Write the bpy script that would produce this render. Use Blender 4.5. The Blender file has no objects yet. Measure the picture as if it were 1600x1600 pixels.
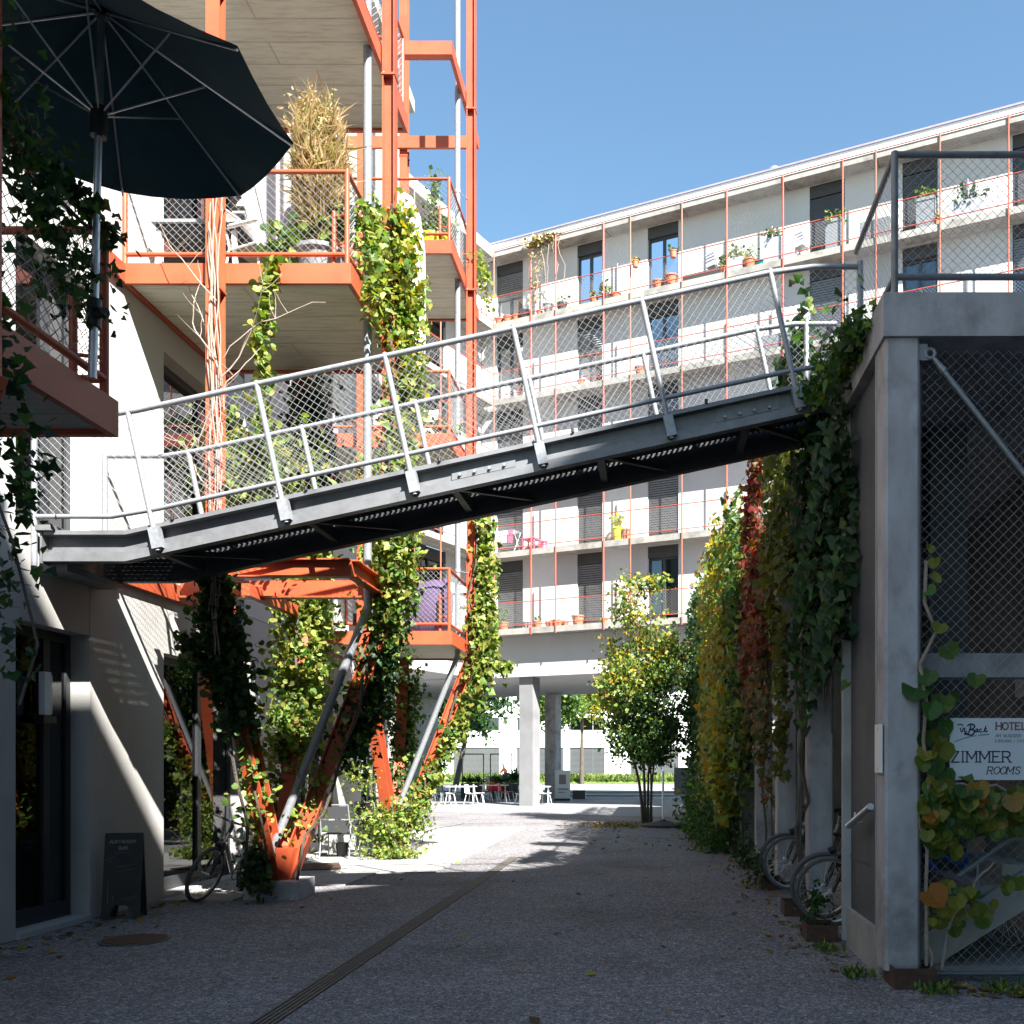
import bpy, math, random
import numpy as np
from mathutils import Vector, Matrix
R = math.radians
rng = np.random.default_rng(7)
random.seed(7)
SC = bpy.context.scene
COL = SC.collection

# ------------------------------------------------------------------ camera, sky, sun, exposure
cam = bpy.data.cameras.new("camera"); camo = bpy.data.objects.new("camera", cam); COL.objects.link(camo)
camo.location = (0, 0, 1.6); camo.rotation_euler = (R(90), 0, 0)
cam.sensor_width = 36; cam.lens = 36*1500/1600
cam.shift_x = -0.1375; cam.shift_y = 0.248
cam.clip_start = 0.05; cam.clip_end = 2000
SC.camera = camo
SUN = Vector((-0.60, 0.90, -1.0)).normalized()          # direction the light travels
elev = math.asin(-SUN.z)
sun = bpy.data.lights.new("sun", 'SUN'); suno = bpy.data.objects.new("sun", sun); COL.objects.link(suno)
sun.energy = 5.0; sun.angle = R(0.53); sun.color = (1.0, 0.97, 0.92)
suno.rotation_euler = SUN.to_track_quat('-Z', 'Y').to_euler()
suno.location = (20, -30, 40)
W = bpy.data.worlds.new("World"); SC.world = W; W.use_nodes = True
wn = W.node_tree.nodes; wl = W.node_tree.links
sky = wn.new('ShaderNodeTexSky'); sky.sky_type = 'NISHITA'; sky.sun_disc = False
sky.sun_elevation = elev; sky.sun_rotation = math.atan2(-SUN.x, -SUN.y)
sky.air_density = 1.0; sky.dust_density = 0.1; sky.ozone_density = 1.9
wn['Background'].inputs['Strength'].default_value = 0.056
tint = wn.new('ShaderNodeMix'); tint.data_type = 'RGBA'; tint.blend_type = 'MULTIPLY'; tint.inputs[0].default_value = 1.0
tint.inputs[7].default_value = (1.02, 1.17, 1.10, 1)          # white balance of the whole sky
wl.new(sky.outputs[0], tint.inputs[6]); wl.new(tint.outputs[2], wn['Background'].inputs['Color'])
SC.view_settings.view_transform = 'Standard'; SC.view_settings.look = 'None'
SC.view_settings.exposure = 2.12; SC.view_settings.gamma = 1.0
SC.cycles.use_denoising = True
SC.cycles.max_bounces = 6; SC.cycles.diffuse_bounces = 3; SC.cycles.glossy_bounces = 3
SC.cycles.transparent_max_bounces = 10; SC.cycles.transmission_bounces = 4
SC.cycles.caustics_reflective = False; SC.cycles.caustics_refractive = False

# ------------------------------------------------------------------ materials
def N(nt, t, **k):
    n = nt.nodes.new(t)
    for a, b in k.items():
        if a in n.inputs: n.inputs[a].default_value = b
        else: setattr(n, a, b)
    return n
def ramp(nt, fac, stops):
    r = nt.nodes.new('ShaderNodeValToRGB'); e = r.color_ramp.elements
    while len(e) < len(stops): e.new(0.5)
    for i, (p, c) in enumerate(stops):
        e[i].position = p; e[i].color = (*c, 1) if len(c) == 3 else c
    nt.links.new(fac, r.inputs[0]); return r.outputs[0]
def mat(name, base, rough=0.6, metal=0.0, var=0.12, scale=3.0, bump=0.0, bscale=60.0, spec=0.5, detail=6.0, stains=0.0, streak=None):
    m = bpy.data.materials.new(name); m.use_nodes = True; nt = m.node_tree
    b = nt.nodes['Principled BSDF']
    b.inputs['Roughness'].default_value = rough; b.inputs['Metallic'].default_value = metal
    b.inputs['Specular IOR Level'].default_value = spec
    tc = N(nt, 'ShaderNodeTexCoord')
    vec = tc.outputs['Object']
    if streak:
        mp = N(nt, 'ShaderNodeMapping'); mp.inputs['Scale'].default_value = streak
        nt.links.new(vec, mp.inputs[0]); svec = mp.outputs[0]
    else: svec = vec
    nz = N(nt, 'ShaderNodeTexNoise', Scale=scale, Detail=detail, Roughness=0.6)
    nt.links.new(svec, nz.inputs['Vector'])
    lo = tuple(c*(1-var) for c in base); hi = tuple(min(1, c*(1+var)) for c in base)
    col = ramp(nt, nz.outputs[0], [(0.28, lo), (0.72, hi)])
    if stains > 0:
        n2 = N(nt, 'ShaderNodeTexNoise', Scale=scale*0.45, Detail=8.0, Roughness=0.7); nt.links.new(vec, n2.inputs['Vector'])
        f = ramp(nt, n2.outputs[0], [(0.5, (0, 0, 0)), (0.66, (stains,)*3)])
        mx = N(nt, 'ShaderNodeMix', data_type='RGBA'); mx.blend_type = 'MULTIPLY'
        nt.links.new(f, mx.inputs[0]); nt.links.new(col, mx.inputs[6]); mx.inputs[7].default_value = (0.45, 0.43, 0.4, 1)
        col = mx.outputs[2]
    nt.links.new(col, b.inputs['Base Color'])
    if bump > 0:
        n3 = N(nt, 'ShaderNodeTexNoise', Scale=bscale, Detail=5.0); nt.links.new(vec, n3.inputs['Vector'])
        bp = N(nt, 'ShaderNodeBump', Strength=bump, Distance=0.02); nt.links.new(n3.outputs[0], bp.inputs['Height'])
        nt.links.new(bp.outputs[0], b.inputs['Normal'])
    return m
M = {}
M['panel'] = mat('cast_concrete_panel', (0.42, 0.41, 0.39), 0.75, var=0.10, scale=1.4, bump=0.12, bscale=40, stains=0.25, streak=(1, 1, 0.25))
M['render'] = mat('pale_render', (0.50, 0.492, 0.475), 0.8, var=0.05, scale=1.0, bump=0.06, bscale=80, streak=(1, 1, 0.3))
M['slab'] = mat('slab_concrete', (0.37, 0.362, 0.34), 0.8, var=0.16, scale=2.4, bump=0.15, bscale=30, stains=0.45)
M['grey_conc'] = mat('weathered_concrete', (0.40, 0.385, 0.40), 0.7, var=0.26, scale=3.6, bump=0.3, bscale=26, stains=0.7, streak=(1.2, 1.2, 0.5), detail=9)
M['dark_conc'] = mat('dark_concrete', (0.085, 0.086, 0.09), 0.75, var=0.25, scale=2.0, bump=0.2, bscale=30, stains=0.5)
M['orange'] = mat('orange_paint', (0.43, 0.079, 0.030), 0.45, var=0.16, scale=2.6, bump=0.05, bscale=120, stains=0.38)
M['redrail'] = mat('vermilion_paint', (0.48, 0.095, 0.055), 0.45, var=0.08, scale=3.0)
M['galv'] = mat('galvanised_steel', (0.26, 0.272, 0.29), 0.45, metal=0.3, var=0.18, scale=30, bump=0.04, bscale=90)
M['girder'] = mat('galvanised_girder', (0.17, 0.175, 0.185), 0.5, metal=0.35, var=0.16, scale=8, bump=0.04, bscale=60, stains=0.3)
M['girder_shaded'] = mat('shaded_girder_steel', (0.05, 0.051, 0.054), 0.6, metal=0.2, var=0.2, scale=8)  # bridge underside steel: the shade below the deck is put into this colour
M['shade_block'] = mat('shade_block_dark', (0.20, 0.20, 0.205), 0.8, var=0.1, scale=2)  # for the unseen block, kept dark to cut its bounce light
M['wire'] = mat('mesh_wire', (0.36, 0.37, 0.38), 0.5, metal=0.2, var=0.05, scale=5)
M['rusty'] = mat('rusty_steel', (0.075, 0.036, 0.024), 0.85, var=0.35, scale=14, bump=0.25, bscale=70)
M['black'] = mat('black_plastic', (0.018, 0.018, 0.02), 0.45, var=0.2, scale=10)
M['rubber'] = mat('tyre_rubber', (0.09, 0.09, 0.092), 0.8, var=0.2, scale=30)
M['frame_dark'] = mat('anthracite_frame', (0.035, 0.038, 0.042), 0.45, var=0.1, scale=5)
M['shutter'] = mat('shutter_box', (0.045, 0.045, 0.048), 0.55, var=0.1, scale=4)
M['blind'] = mat('blind_slat', (0.20, 0.205, 0.21), 0.45, metal=0.2, var=0.08, scale=6)
M['blind_l'] = mat('pale_blind_slat', (0.105, 0.11, 0.118), 0.5, var=0.08, scale=6)
M['white'] = mat('white_paint', (0.78, 0.78, 0.77), 0.5, var=0.04, scale=4)
M['cloth'] = mat('curtain_cloth', (0.55, 0.56, 0.58), 0.9, var=0.12, scale=3, streak=(8, 8, 0.4))
M['canopy'] = mat('parasol_canvas', (0.022, 0.068, 0.085), 0.9, var=0.15, scale=6, bump=0.05, bscale=200)
M['alu'] = mat('brushed_aluminium', (0.60, 0.60, 0.61), 0.35, metal=0.8, var=0.06, scale=20)
M['terra'] = mat('terracotta', (0.46, 0.17, 0.09), 0.85, var=0.2, scale=12, bump=0.1)
M['pot_grey'] = mat('grey_pot', (0.20, 0.21, 0.225), 0.6, var=0.15, scale=8)
M['pot_black'] = mat('charcoal_pot', (0.05, 0.052, 0.056), 0.55, var=0.2, scale=8)
M['pot_yellow'] = mat('yellow_pot', (0.62, 0.56, 0.03), 0.45, var=0.08, scale=8)
M['soil'] = mat('soil', (0.05, 0.035, 0.025), 0.95, var=0.4, scale=30, bump=0.4)
M['purple'] = mat('purple_cloth', (0.075, 0.045, 0.105), 0.85, var=0.15, scale=6, bump=0.15, bscale=25)
M['lilac'] = mat('grey_lilac_canvas', (0.26, 0.24, 0.30), 0.85, var=0.12, scale=5)
M['red_pl'] = mat('red_shell', (0.55, 0.03, 0.05), 0.4, var=0.05)
M['yel_pl'] = mat('amber_shell', (0.60, 0.26, 0.02), 0.4, var=0.05)
M['teal_pl'] = mat('teal_plastic', (0.02, 0.35, 0.36), 0.4, var=0.05)
M['pink_pl'] = mat('pink_plastic', (0.62, 0.11, 0.20), 0.5, var=0.05)
M['lime_pl'] = mat('lime_plastic', (0.55, 0.62, 0.04), 0.5, var=0.05)
M['blue_pl'] = mat('blue_paint', (0.02, 0.12, 0.55), 0.35, var=0.05)
M['edge'] = mat('stained_slab_edge', (0.30, 0.285, 0.255), 0.8, var=0.25, scale=2.2, bump=0.15, bscale=30, stains=0.75)
M['pillar'] = mat('pillar_concrete', (0.20, 0.20, 0.205), 0.75, var=0.12, scale=1.6, bump=0.1, stains=0.3)
M['planter_shaded'] = mat('shaded_white_planter', (0.40, 0.41, 0.44), 0.5, var=0.06)  # white planters; the grey of their shaded faces is put into the colour
M['wood'] = mat('grey_wood', (0.22, 0.17, 0.13), 0.8, var=0.25, scale=5, streak=(1, 12, 12))
M['bark'] = mat('bark', (0.085, 0.068, 0.052), 0.9, var=0.35, scale=14, bump=0.5, bscale=40, streak=(1, 1, 0.2))
M['stem'] = mat('dry_vine_stem', (0.30, 0.235, 0.19), 0.9, var=0.25, scale=20)
M['chalk'] = mat('chalkboard', (0.032, 0.03, 0.027), 0.7, var=0.3, scale=6)
M['chalkline'] = mat('chalk', (0.42, 0.42, 0.40), 0.95, var=0.2, scale=60)
M['sign'] = mat('white_sign_board', (0.62, 0.655, 0.69), 0.4, var=0.03, scale=3)
M['ink'] = mat('navy_ink', (0.012, 0.022, 0.05), 0.5, var=0.05)
M['ink_b'] = mat('brown_ink', (0.25, 0.14, 0.125), 0.5, var=0.05)
M['ink_g'] = mat('grey_ink', (0.20, 0.185, 0.19), 0.5, var=0.05)
M['ink_t'] = mat('teal_ink', (0.02, 0.27, 0.26), 0.5, var=0.05)
M['skin'] = mat('skin', (0.45, 0.27, 0.2), 0.6, var=0.05)
M['jacket'] = mat('orange_jacket', (0.75, 0.17, 0.04), 0.7, var=0.1)
M['trouser'] = mat('dark_trousers', (0.03, 0.035, 0.05), 0.8, var=0.1)
M['pinkwall'] = mat('salmon_panel', (0.50, 0.20, 0.15), 0.7, var=0.08)
M['cushion'] = mat('beige_cushion', (0.45, 0.40, 0.33), 0.9, var=0.12, scale=10)
M['asphalt'] = mat('pale_asphalt', (0.22, 0.22, 0.225), 0.85, var=0.15, scale=6, bump=0.2, bscale=90)
M['paving'] = mat('concrete_paving', (0.34, 0.335, 0.325), 0.85, var=0.14, scale=2.2, bump=0.15, bscale=70, stains=0.3)

# gravel: two scales of pebbles, colour and relief
def gravel():
    m = bpy.data.materials.new('fine_gravel'); m.use_nodes = True; nt = m.node_tree; b = nt.nodes['Principled BSDF']
    b.inputs['Roughness'].default_value = 0.85; b.inputs['Specular IOR Level'].default_value = 0.35
    tc = N(nt, 'ShaderNodeTexCoord'); v = tc.outputs['Object']
    v1 = N(nt, 'ShaderNodeTexVoronoi', Scale=85.0); nt.links.new(v, v1.inputs['Vector'])
    v2 = N(nt, 'ShaderNodeTexVoronoi', Scale=33.0); nt.links.new(v, v2.inputs['Vector'])
    sep = N(nt, 'ShaderNodeSeparateColor'); nt.links.new(v1.outputs['Color'], sep.inputs[0])
    c1 = ramp(nt, sep.outputs[0], [(0.0, (0.12, 0.115, 0.12)), (0.5, (0.235, 0.226, 0.236)), (0.85, (0.345, 0.333, 0.345)), (1.0, (0.54, 0.52, 0.53))])
    sep2 = N(nt, 'ShaderNodeSeparateColor'); nt.links.new(v2.outputs['Color'], sep2.inputs[0])
    c2 = ramp(nt, sep2.outputs[1], [(0.0, (0.62, 0.61, 0.60)), (0.8, (1, 1, 1)), (1.0, (1.25, 1.22, 1.2))])
    mx = N(nt, 'ShaderNodeMix', data_type='RGBA'); mx.blend_type = 'MULTIPLY'; mx.inputs[0].default_value = 1.0
    nt.links.new(c1, mx.inputs[6]); nt.links.new(c2, mx.inputs[7])
    nz = N(nt, 'ShaderNodeTexNoise', Scale=0.55, Detail=7.0, Roughness=0.65); nt.links.new(v, nz.inputs['Vector'])
    c3 = ramp(nt, nz.outputs[0], [(0.3, (0.62, 0.60, 0.56)), (0.47, (0.94, 0.94, 0.93)), (0.6, (1.03, 1.03, 1.04)), (0.78, (1.25, 1.25, 1.27))])
    m2 = N(nt, 'ShaderNodeMix', data_type='RGBA'); m2.blend_type = 'MULTIPLY'; m2.inputs[0].default_value = 1.0
    nt.links.new(mx.outputs[2], m2.inputs[6]); nt.links.new(c3, m2.inputs[7])
    nt.links.new(m2.outputs[2], b.inputs['Base Color'])
    ad = N(nt, 'ShaderNodeMath'); ad.operation = 'ADD'
    nt.links.new(v1.outputs['Distance'], ad.inputs[0]); nt.links.new(v2.outputs['Distance'], ad.inputs[1])
    bp = N(nt, 'ShaderNodeBump', Strength=0.9, Distance=0.012); bp.invert = True
    nt.links.new(ad.outputs[0], bp.inputs['Height']); nt.links.new(bp.outputs[0], b.inputs['Normal'])
    return m
M['gravel'] = gravel()

# board-marked concrete: long boards with thin joints and per-board tone
def boards():
    m = bpy.data.materials.new('board_marked_concrete'); m.use_nodes = True; nt = m.node_tree; b = nt.nodes['Principled BSDF']
    b.inputs['Roughness'].default_value = 0.8
    tc = N(nt, 'ShaderNodeTexCoord'); br = N(nt, 'ShaderNodeTexBrick', Scale=1.0)
    br.offset = 0.37; br.inputs['Mortar Size'].default_value = 0.012; br.inputs['Brick Width'].default_value = 80.0; br.inputs['Row Height'].default_value = 0.36
    br.inputs['Color1'].default_value = (0.60, 0.585, 0.485, 1); br.inputs['Color2'].default_value = (0.55, 0.535, 0.445, 1); br.inputs['Mortar'].default_value = (0.42, 0.40, 0.34, 1)
    nt.links.new(tc.outputs['Object'], br.inputs['Vector'])
    mp = N(nt, 'ShaderNodeMapping'); mp.inputs['Scale'].default_value = (1.2, 9, 1); nt.links.new(tc.outputs['Object'], mp.inputs[0])
    nz = N(nt, 'ShaderNodeTexNoise', Scale=2.2, Detail=8.0, Roughness=0.7); nt.links.new(mp.outputs[0], nz.inputs['Vector'])
    c = ramp(nt, nz.outputs[0], [(0.25, (0.62, 0.60, 0.56)), (0.5, (1, 1, 1)), (0.8, (1.12, 1.1, 1.08))])
    mx = N(nt, 'ShaderNodeMix', data_type='RGBA'); mx.blend_type = 'MULTIPLY'; mx.inputs[0].default_value = 1.0
    nt.links.new(br.outputs[0], mx.inputs[6]); nt.links.new(c, mx.inputs[7]); nt.links.new(mx.outputs[2], b.inputs['Base Color'])
    bp = N(nt, 'ShaderNodeBump', Strength=0.35, Distance=0.01); nt.links.new(nz.outputs[0], bp.inputs['Height']); nt.links.new(bp.outputs[0], b.inputs['Normal'])
    return m
M['boards'] = boards()

def glass(name, tint, see=0.6):
    m = bpy.data.materials.new(name); m.use_nodes = True; nt = m.node_tree
    nt.nodes.remove(nt.nodes['Principled BSDF']); out = nt.nodes['Material Output']
    tr = N(nt, 'ShaderNodeBsdfTransparent'); tr.inputs[0].default_value = (*[c*see for c in tint], 1)
    gl = N(nt, 'ShaderNodeBsdfGlossy', Roughness=0.01); gl.inputs[0].default_value = (0.95, 0.97, 1, 1)
    fr = N(nt, 'ShaderNodeFresnel', IOR=1.75); mx = N(nt, 'ShaderNodeMixShader')
    nt.links.new(fr.outputs[0], mx.inputs[0]); nt.links.new(tr.outputs[0], mx.inputs[1]); nt.links.new(gl.outputs[0], mx.inputs[2])
    nt.links.new(mx.outputs[0], out.inputs[0]); return m
M['glass'] = glass('window_glass', (0.85, 0.92, 0.95), 0.75)

def leafmat(name, attr=True):
    m = bpy.data.materials.new(name); m.use_nodes = True; nt = m.node_tree; b = nt.nodes['Principled BSDF']; out = nt.nodes['Material Output']
    if attr:
        a = N(nt, 'ShaderNodeAttribute'); a.attribute_name = 'leafcol'; c = a.outputs['Color']
    else:
        a = N(nt, 'ShaderNodeObjectInfo'); c0 = a.outputs['Color']
        tc = N(nt, 'ShaderNodeTexCoord'); nz = N(nt, 'ShaderNodeTexNoise', Scale=14.0, Detail=4.0)
        nt.links.new(tc.outputs['Object'], nz.inputs['Vector'])
        f = ramp(nt, nz.outputs[0], [(0.3, (0.7, 0.72, 0.7)), (0.7, (1.2, 1.15, 1.0))])
        mm = N(nt, 'ShaderNodeMix', data_type='RGBA'); mm.blend_type = 'MULTIPLY'; mm.inputs[0].default_value = 1
        nt.links.new(c0, mm.inputs[6]); nt.links.new(f, mm.inputs[7]); c = mm.outputs[2]
    nt.links.new(c, b.inputs['Base Color']); b.inputs['Roughness'].default_value = 0.5; b.inputs['Specular IOR Level'].default_value = 0.35
    t = N(nt, 'ShaderNodeBsdfTranslucent'); hs = N(nt, 'ShaderNodeHueSaturation', Saturation=1.15, Value=1.35)
    nt.links.new(c, hs.inputs['Color']); nt.links.new(hs.outputs[0], t.inputs[0])
    mx = N(nt, 'ShaderNodeMixShader'); mx.inputs[0].default_value = 0.38
    nt.links.new(b.outputs[0], mx.inputs[1]); nt.links.new(t.outputs[0], mx.inputs[2]); nt.links.new(mx.outputs[0], out.inputs[0])
    return m
M['leaf'] = leafmat('leaf'); M['leaf_o'] = leafmat('leaf_single', False)

# ------------------------------------------------------------------ mesh helpers
class MB:
    def __init__(s): s.v = []; s.f = []
    def add(s, vs, fs):
        o = len(s.v); s.v.extend([tuple(p) for p in vs]); s.f.extend([tuple(i+o for i in f) for f in fs]); return s
    def box(s, x0, y0, z0, x1, y1, z1):
        return s.add([(x0,y0,z0),(x1,y0,z0),(x1,y1,z0),(x0,y1,z0),(x0,y0,z1),(x1,y0,z1),(x1,y1,z1),(x0,y1,z1)],
                     [(0,3,2,1),(4,5,6,7),(0,1,5,4),(1,2,6,5),(2,3,7,6),(3,0,4,7)])
    def cbox(s, c, dx, dy, dz): return s.box(c[0]-dx/2, c[1]-dy/2, c[2]-dz/2, c[0]+dx/2, c[1]+dy/2, c[2]+dz/2)
    def obox(s, o, a, b, c):                       # origin corner + three edge vectors
        o, a, b, c = map(Vector, (o, a, b, c))
        return s.add([o, o+a, o+a+b, o+b, o+c, o+a+c, o+a+b+c, o+b+c], [(0,3,2,1),(4,5,6,7),(0,1,5,4),(1,2,6,5),(2,3,7,6),(3,0,4,7)])
    def bar(s, p0, p1, w, h, up=(0,0,1)):         # rectangular bar centred on the axis p0-p1
        p0, p1 = Vector(p0), Vector(p1); d = (p1-p0); up = Vector(up)
        r = d.cross(up)
        if r.length < 1e-6: r = d.cross(Vector((0,1,0)))
        r.normalize(); u = r.cross(d).normalized()
        return s.obox(p0 - r*w/2 - u*h/2, d, r*w, u*h)
    def hsec(s, p0, p1, w, h, t=0.012, side=(1,0,0)):   # H section: two flanges and a web; side = across the flanges
        p0, p1 = Vector(p0), Vector(p1); d = p1-p0; a = Vector(side); a = (a - d*(a.dot(d)/d.dot(d))).normalized(); b = d.cross(a).normalized()
        s.obox(p0 - a*h/2 - b*w/2, d, a*t, b*w); s.obox(p0 + a*(h/2-t) - b*w/2, d, a*t, b*w)
        return s.obox(p0 - a*(h/2-t) - b*t/2, d, a*(h-2*t), b*t)
    def tube(s, p0, p1, r, n=10, r1=None, cap=True):
        p0, p1 = Vector(p0), Vector(p1); d = (p1-p0)
        if d.length < 1e-9: return s
        d.normalize(); a = d.cross(Vector((0,0,1)))
        if a.length < 1e-3: a = d.cross(Vector((1,0,0)))
        a.normalize(); b = d.cross(a); r1 = r if r1 is None else r1
        vs = [p0 + (a*math.cos(2*math.pi*i/n) + b*math.sin(2*math.pi*i/n))*r for i in range(n)] + \
             [p1 + (a*math.cos(2*math.pi*i/n) + b*math.sin(2*math.pi*i/n))*r1 for i in range(n)]
        fs = [(i, (i+1) % n, n+(i+1) % n, n+i) for i in range(n)]
        if cap: fs += [tuple(range(n-1, -1, -1)), tuple(range(n, 2*n))]
        return s.add(vs, fs)
    def path(s, pts, r, n=8, closed=False):
        pts = [Vector(p) for p in pts]; k = len(pts); vs = []; fs = []; pa = None
        rr = r if hasattr(r, '__len__') else [r]*k
        for i, p in enumerate(pts):
            d = (pts[(i+1) % k] if (closed or i < k-1) else p) - (pts[i-1] if (closed or i > 0) else p)
            d.normalize()
            a = (pa - d*pa.dot(d)) if pa is not None else d.cross(Vector((0,0,1)))
            if a.length < 1e-3: a = d.cross(Vector((1,0.3,0)))
            a.normalize(); pa = a; b = d.cross(a)
            vs += [p + (a*math.cos(2*math.pi*j/n) + b*math.sin(2*math.pi*j/n))*rr[i] for j in range(n)]
        for i in range(k if closed else k-1):
            o, q = i*n, ((i+1) % k)*n
            fs += [(o+j, o+(j+1) % n, q+(j+1) % n, q+j) for j in range(n)]
        if not closed: fs += [tuple(range(n-1, -1, -1)), tuple(range((k-1)*n, k*n))]
        return s.add(vs, fs)
    def lathe(s, c, prof, n=20, axis=None):
        c = Vector(c); vs = []; fs = []
        for (r, z) in prof:
            vs += [c + Vector((r*math.cos(2*math.pi*i/n), r*math.sin(2*math.pi*i/n), z)) for i in range(n)]
        for k in range(len(prof)-1):
            fs += [(k*n+i, k*n+(i+1) % n, (k+1)*n+(i+1) % n, (k+1)*n+i) for i in range(n)]
        fs += [tuple(range(n-1, -1, -1)), tuple(range((len(prof)-1)*n, len(prof)*n))]
        return s.add(vs, fs)
    def torus(s, c, R0, r, ax, n=40, m=8):
        ax = Vector(ax).normalized(); a = ax.cross(Vector((0,0,1)))
        if a.length < 1e-3: a = Vector((1,0,0))
        a.normalize(); b = ax.cross(a); c = Vector(c)
        return s.path([c + (a*math.cos(2*math.pi*i/n) + b*math.sin(2*math.pi*i/n))*R0 for i in range(n)], r, m, True)
    def prism(s, poly, d):                         # planar polygon extruded by vector d
        d = Vector(d); k = len(poly); poly = [Vector(p) for p in poly]
        return s.add(poly + [p+d for p in poly], [tuple(range(k-1, -1, -1)), tuple(range(k, 2*k))] + [(i, (i+1) % k, k+(i+1) % k, k+i) for i in range(k)])
    def sphere(s, c, rx, ry, rz, n=14, m=9):
        vs = []; fs = []
        for j in range(m+1):
            t = math.pi*j/m
            vs += [(c[0]+rx*math.sin(t)*math.cos(2*math.pi*i/n), c[1]+ry*math.sin(t)*math.sin(2*math.pi*i/n), c[2]+rz*math.cos(t)) for i in range(n)]
        for j in range(m): fs += [(j*n+i, (j+1)*n+i, (j+1)*n+(i+1) % n, j*n+(i+1) % n) for i in range(n)]
        return s.add(vs, fs)
    def wires(s, o, u, v, pitch, r=0.0016, skew=1.0):  # diamond mesh on the parallelogram o + a*u + b*v
        o, u, v = Vector(o), Vector(u), Vector(v); L, H = u.length, v.length; eu, ev = u/L, v/H
        nrm = eu.cross(ev).normalized()
        def seg(a0, b0, a1, b1):
            p0, p1 = o+eu*a0+ev*b0, o+eu*a1+ev*b1; d = (p1-p0)
            if d.length < 0.01: return
            d.normalize(); q = d.cross(nrm)
            t = [q*r + nrm*(-r*0.6), q*(-r) + nrm*(-r*0.6), nrm*r]
            s.add([p0+x for x in t] + [p1+x for x in t], [(0,1,4,3),(1,2,5,4),(2,0,3,5)])
        c = -H + pitch*0.5
        while c < L:                                # rising lines: a - b = c
            a0 = max(c, 0); b0 = a0 - c; a1 = min(L, c+H); b1 = a1 - c
            if a1 > a0: seg(a0, b0, a1, b1)
            a0 = max(c, 0); a1 = min(L, c+H)        # falling lines mirrored
            if a1 > a0: seg(a0, H-(a0-c), a1, H-(a1-c))
            c += pitch
        return s
    def build(s, name, m, parent=None, smooth=False, kind=None):
        me = bpy.data.meshes.new(name); me.from_pydata(s.v, [], s.f); me.update()
        if smooth:
            me.polygons.foreach_set('use_smooth', [True]*len(me.polygons))
        if m is not None: me.materials.append(M[m] if isinstance(m, str) else m)
        o = bpy.data.objects.new(name, me); COL.objects.link(o)
        if parent is not None: o.parent = parent
        if smooth:
            try: me.set_sharp_from_angle(angle=R(50))
            except Exception: pass
        if kind: o['kind'] = kind
        return o

def tag(o, label=None, cat=None, group=None, kind=None):
    if label: o['label'] = label
    if cat: o['category'] = cat
    if group: o['group'] = group
    if kind: o['kind'] = kind
    return o
def thing(name, label, cat, loc=(0,0,0), rz=0.0, group=None, rx=0, ry=0):
    o = bpy.data.objects.new(name, None); COL.objects.link(o); o.location = loc; o.rotation_euler = (rx, ry, rz); o.empty_display_size = 0.2
    return tag(o, label, cat, group)
def dup(o, parent=None):
    c = o.copy(); COL.objects.link(c)
    if parent is not None: c.parent = parent
    for ch in o.children: dup(ch, c)
    return c
def dup_mesh(me, name, parent, mw=None):
    o = bpy.data.objects.new(name, me); COL.objects.link(o)
    if parent is not None: o.parent = parent
    if mw is not None: o.matrix_local = mw
    return o
# pixel of the 1600 px picture -> point at depth Y / on a plane of constant X (numbers only, to place things in the plan)
def at(px, py, Y): return Vector(((px-1020)*Y/1500, Y, 1.6+(1197-py)*Y/1500))
def onx(px, py, X):
    Y = X*1500/(px-1020); return Vector((X, Y, 1.6+(1197-py)*Y/1500))

# ------------------------------------------------------------------ leaves
def leaf_tpl(kind):
    if kind == 'kite': v = [(0,0,0),(-.5,.5,.12),(0,.42,-.02),(.5,.5,.12),(0,1.1,.05)]; f = [(0,1,2),(0,2,3),(2,1,4),(2,4,3)]
    elif kind == 'lance': v = [(0,0,0),(-.2,.45,.05),(.2,.45,.05),(0,1.2,-.1)]; f = [(0,2,1),(1,2,3)]
    elif kind == 'blade': v = [(-.045,0,0),(.045,0,0),(.03,.6,.05),(-.03,.6,.05),(0,1.2,.02)]; f = [(0,1,2),(0,2,3),(3,2,4)]
    elif kind == 'ivy': v = [(0,.18,0),(-.38,0,.1),(-.62,.32,.1),(-.36,.62,.06),(0,1.15,-.05),(.36,.62,.06),(.62,.32,.1),(.38,0,.1),(0,.5,-.06)]; f = [(8,i,(i+1) % 8) for i in range(8)]
    elif kind == 'heart': v = [(0,.08,0),(-.28,-.05,.05),(-.55,.2,.1),(-.58,.58,.09),(-.32,.9,.03),(0,1.02,-.05),(.32,.9,.03),(.58,.58,.09),(.55,.2,.1),(.28,-.05,.05),(0,.5,-.06)]; f = [(10,i,(i+1) % 10) for i in range(10)]
    return np.array(v, float), f
def unit(a): return a/np.maximum(1e-9, np.linalg.norm(a, axis=1, keepdims=True))
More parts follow.
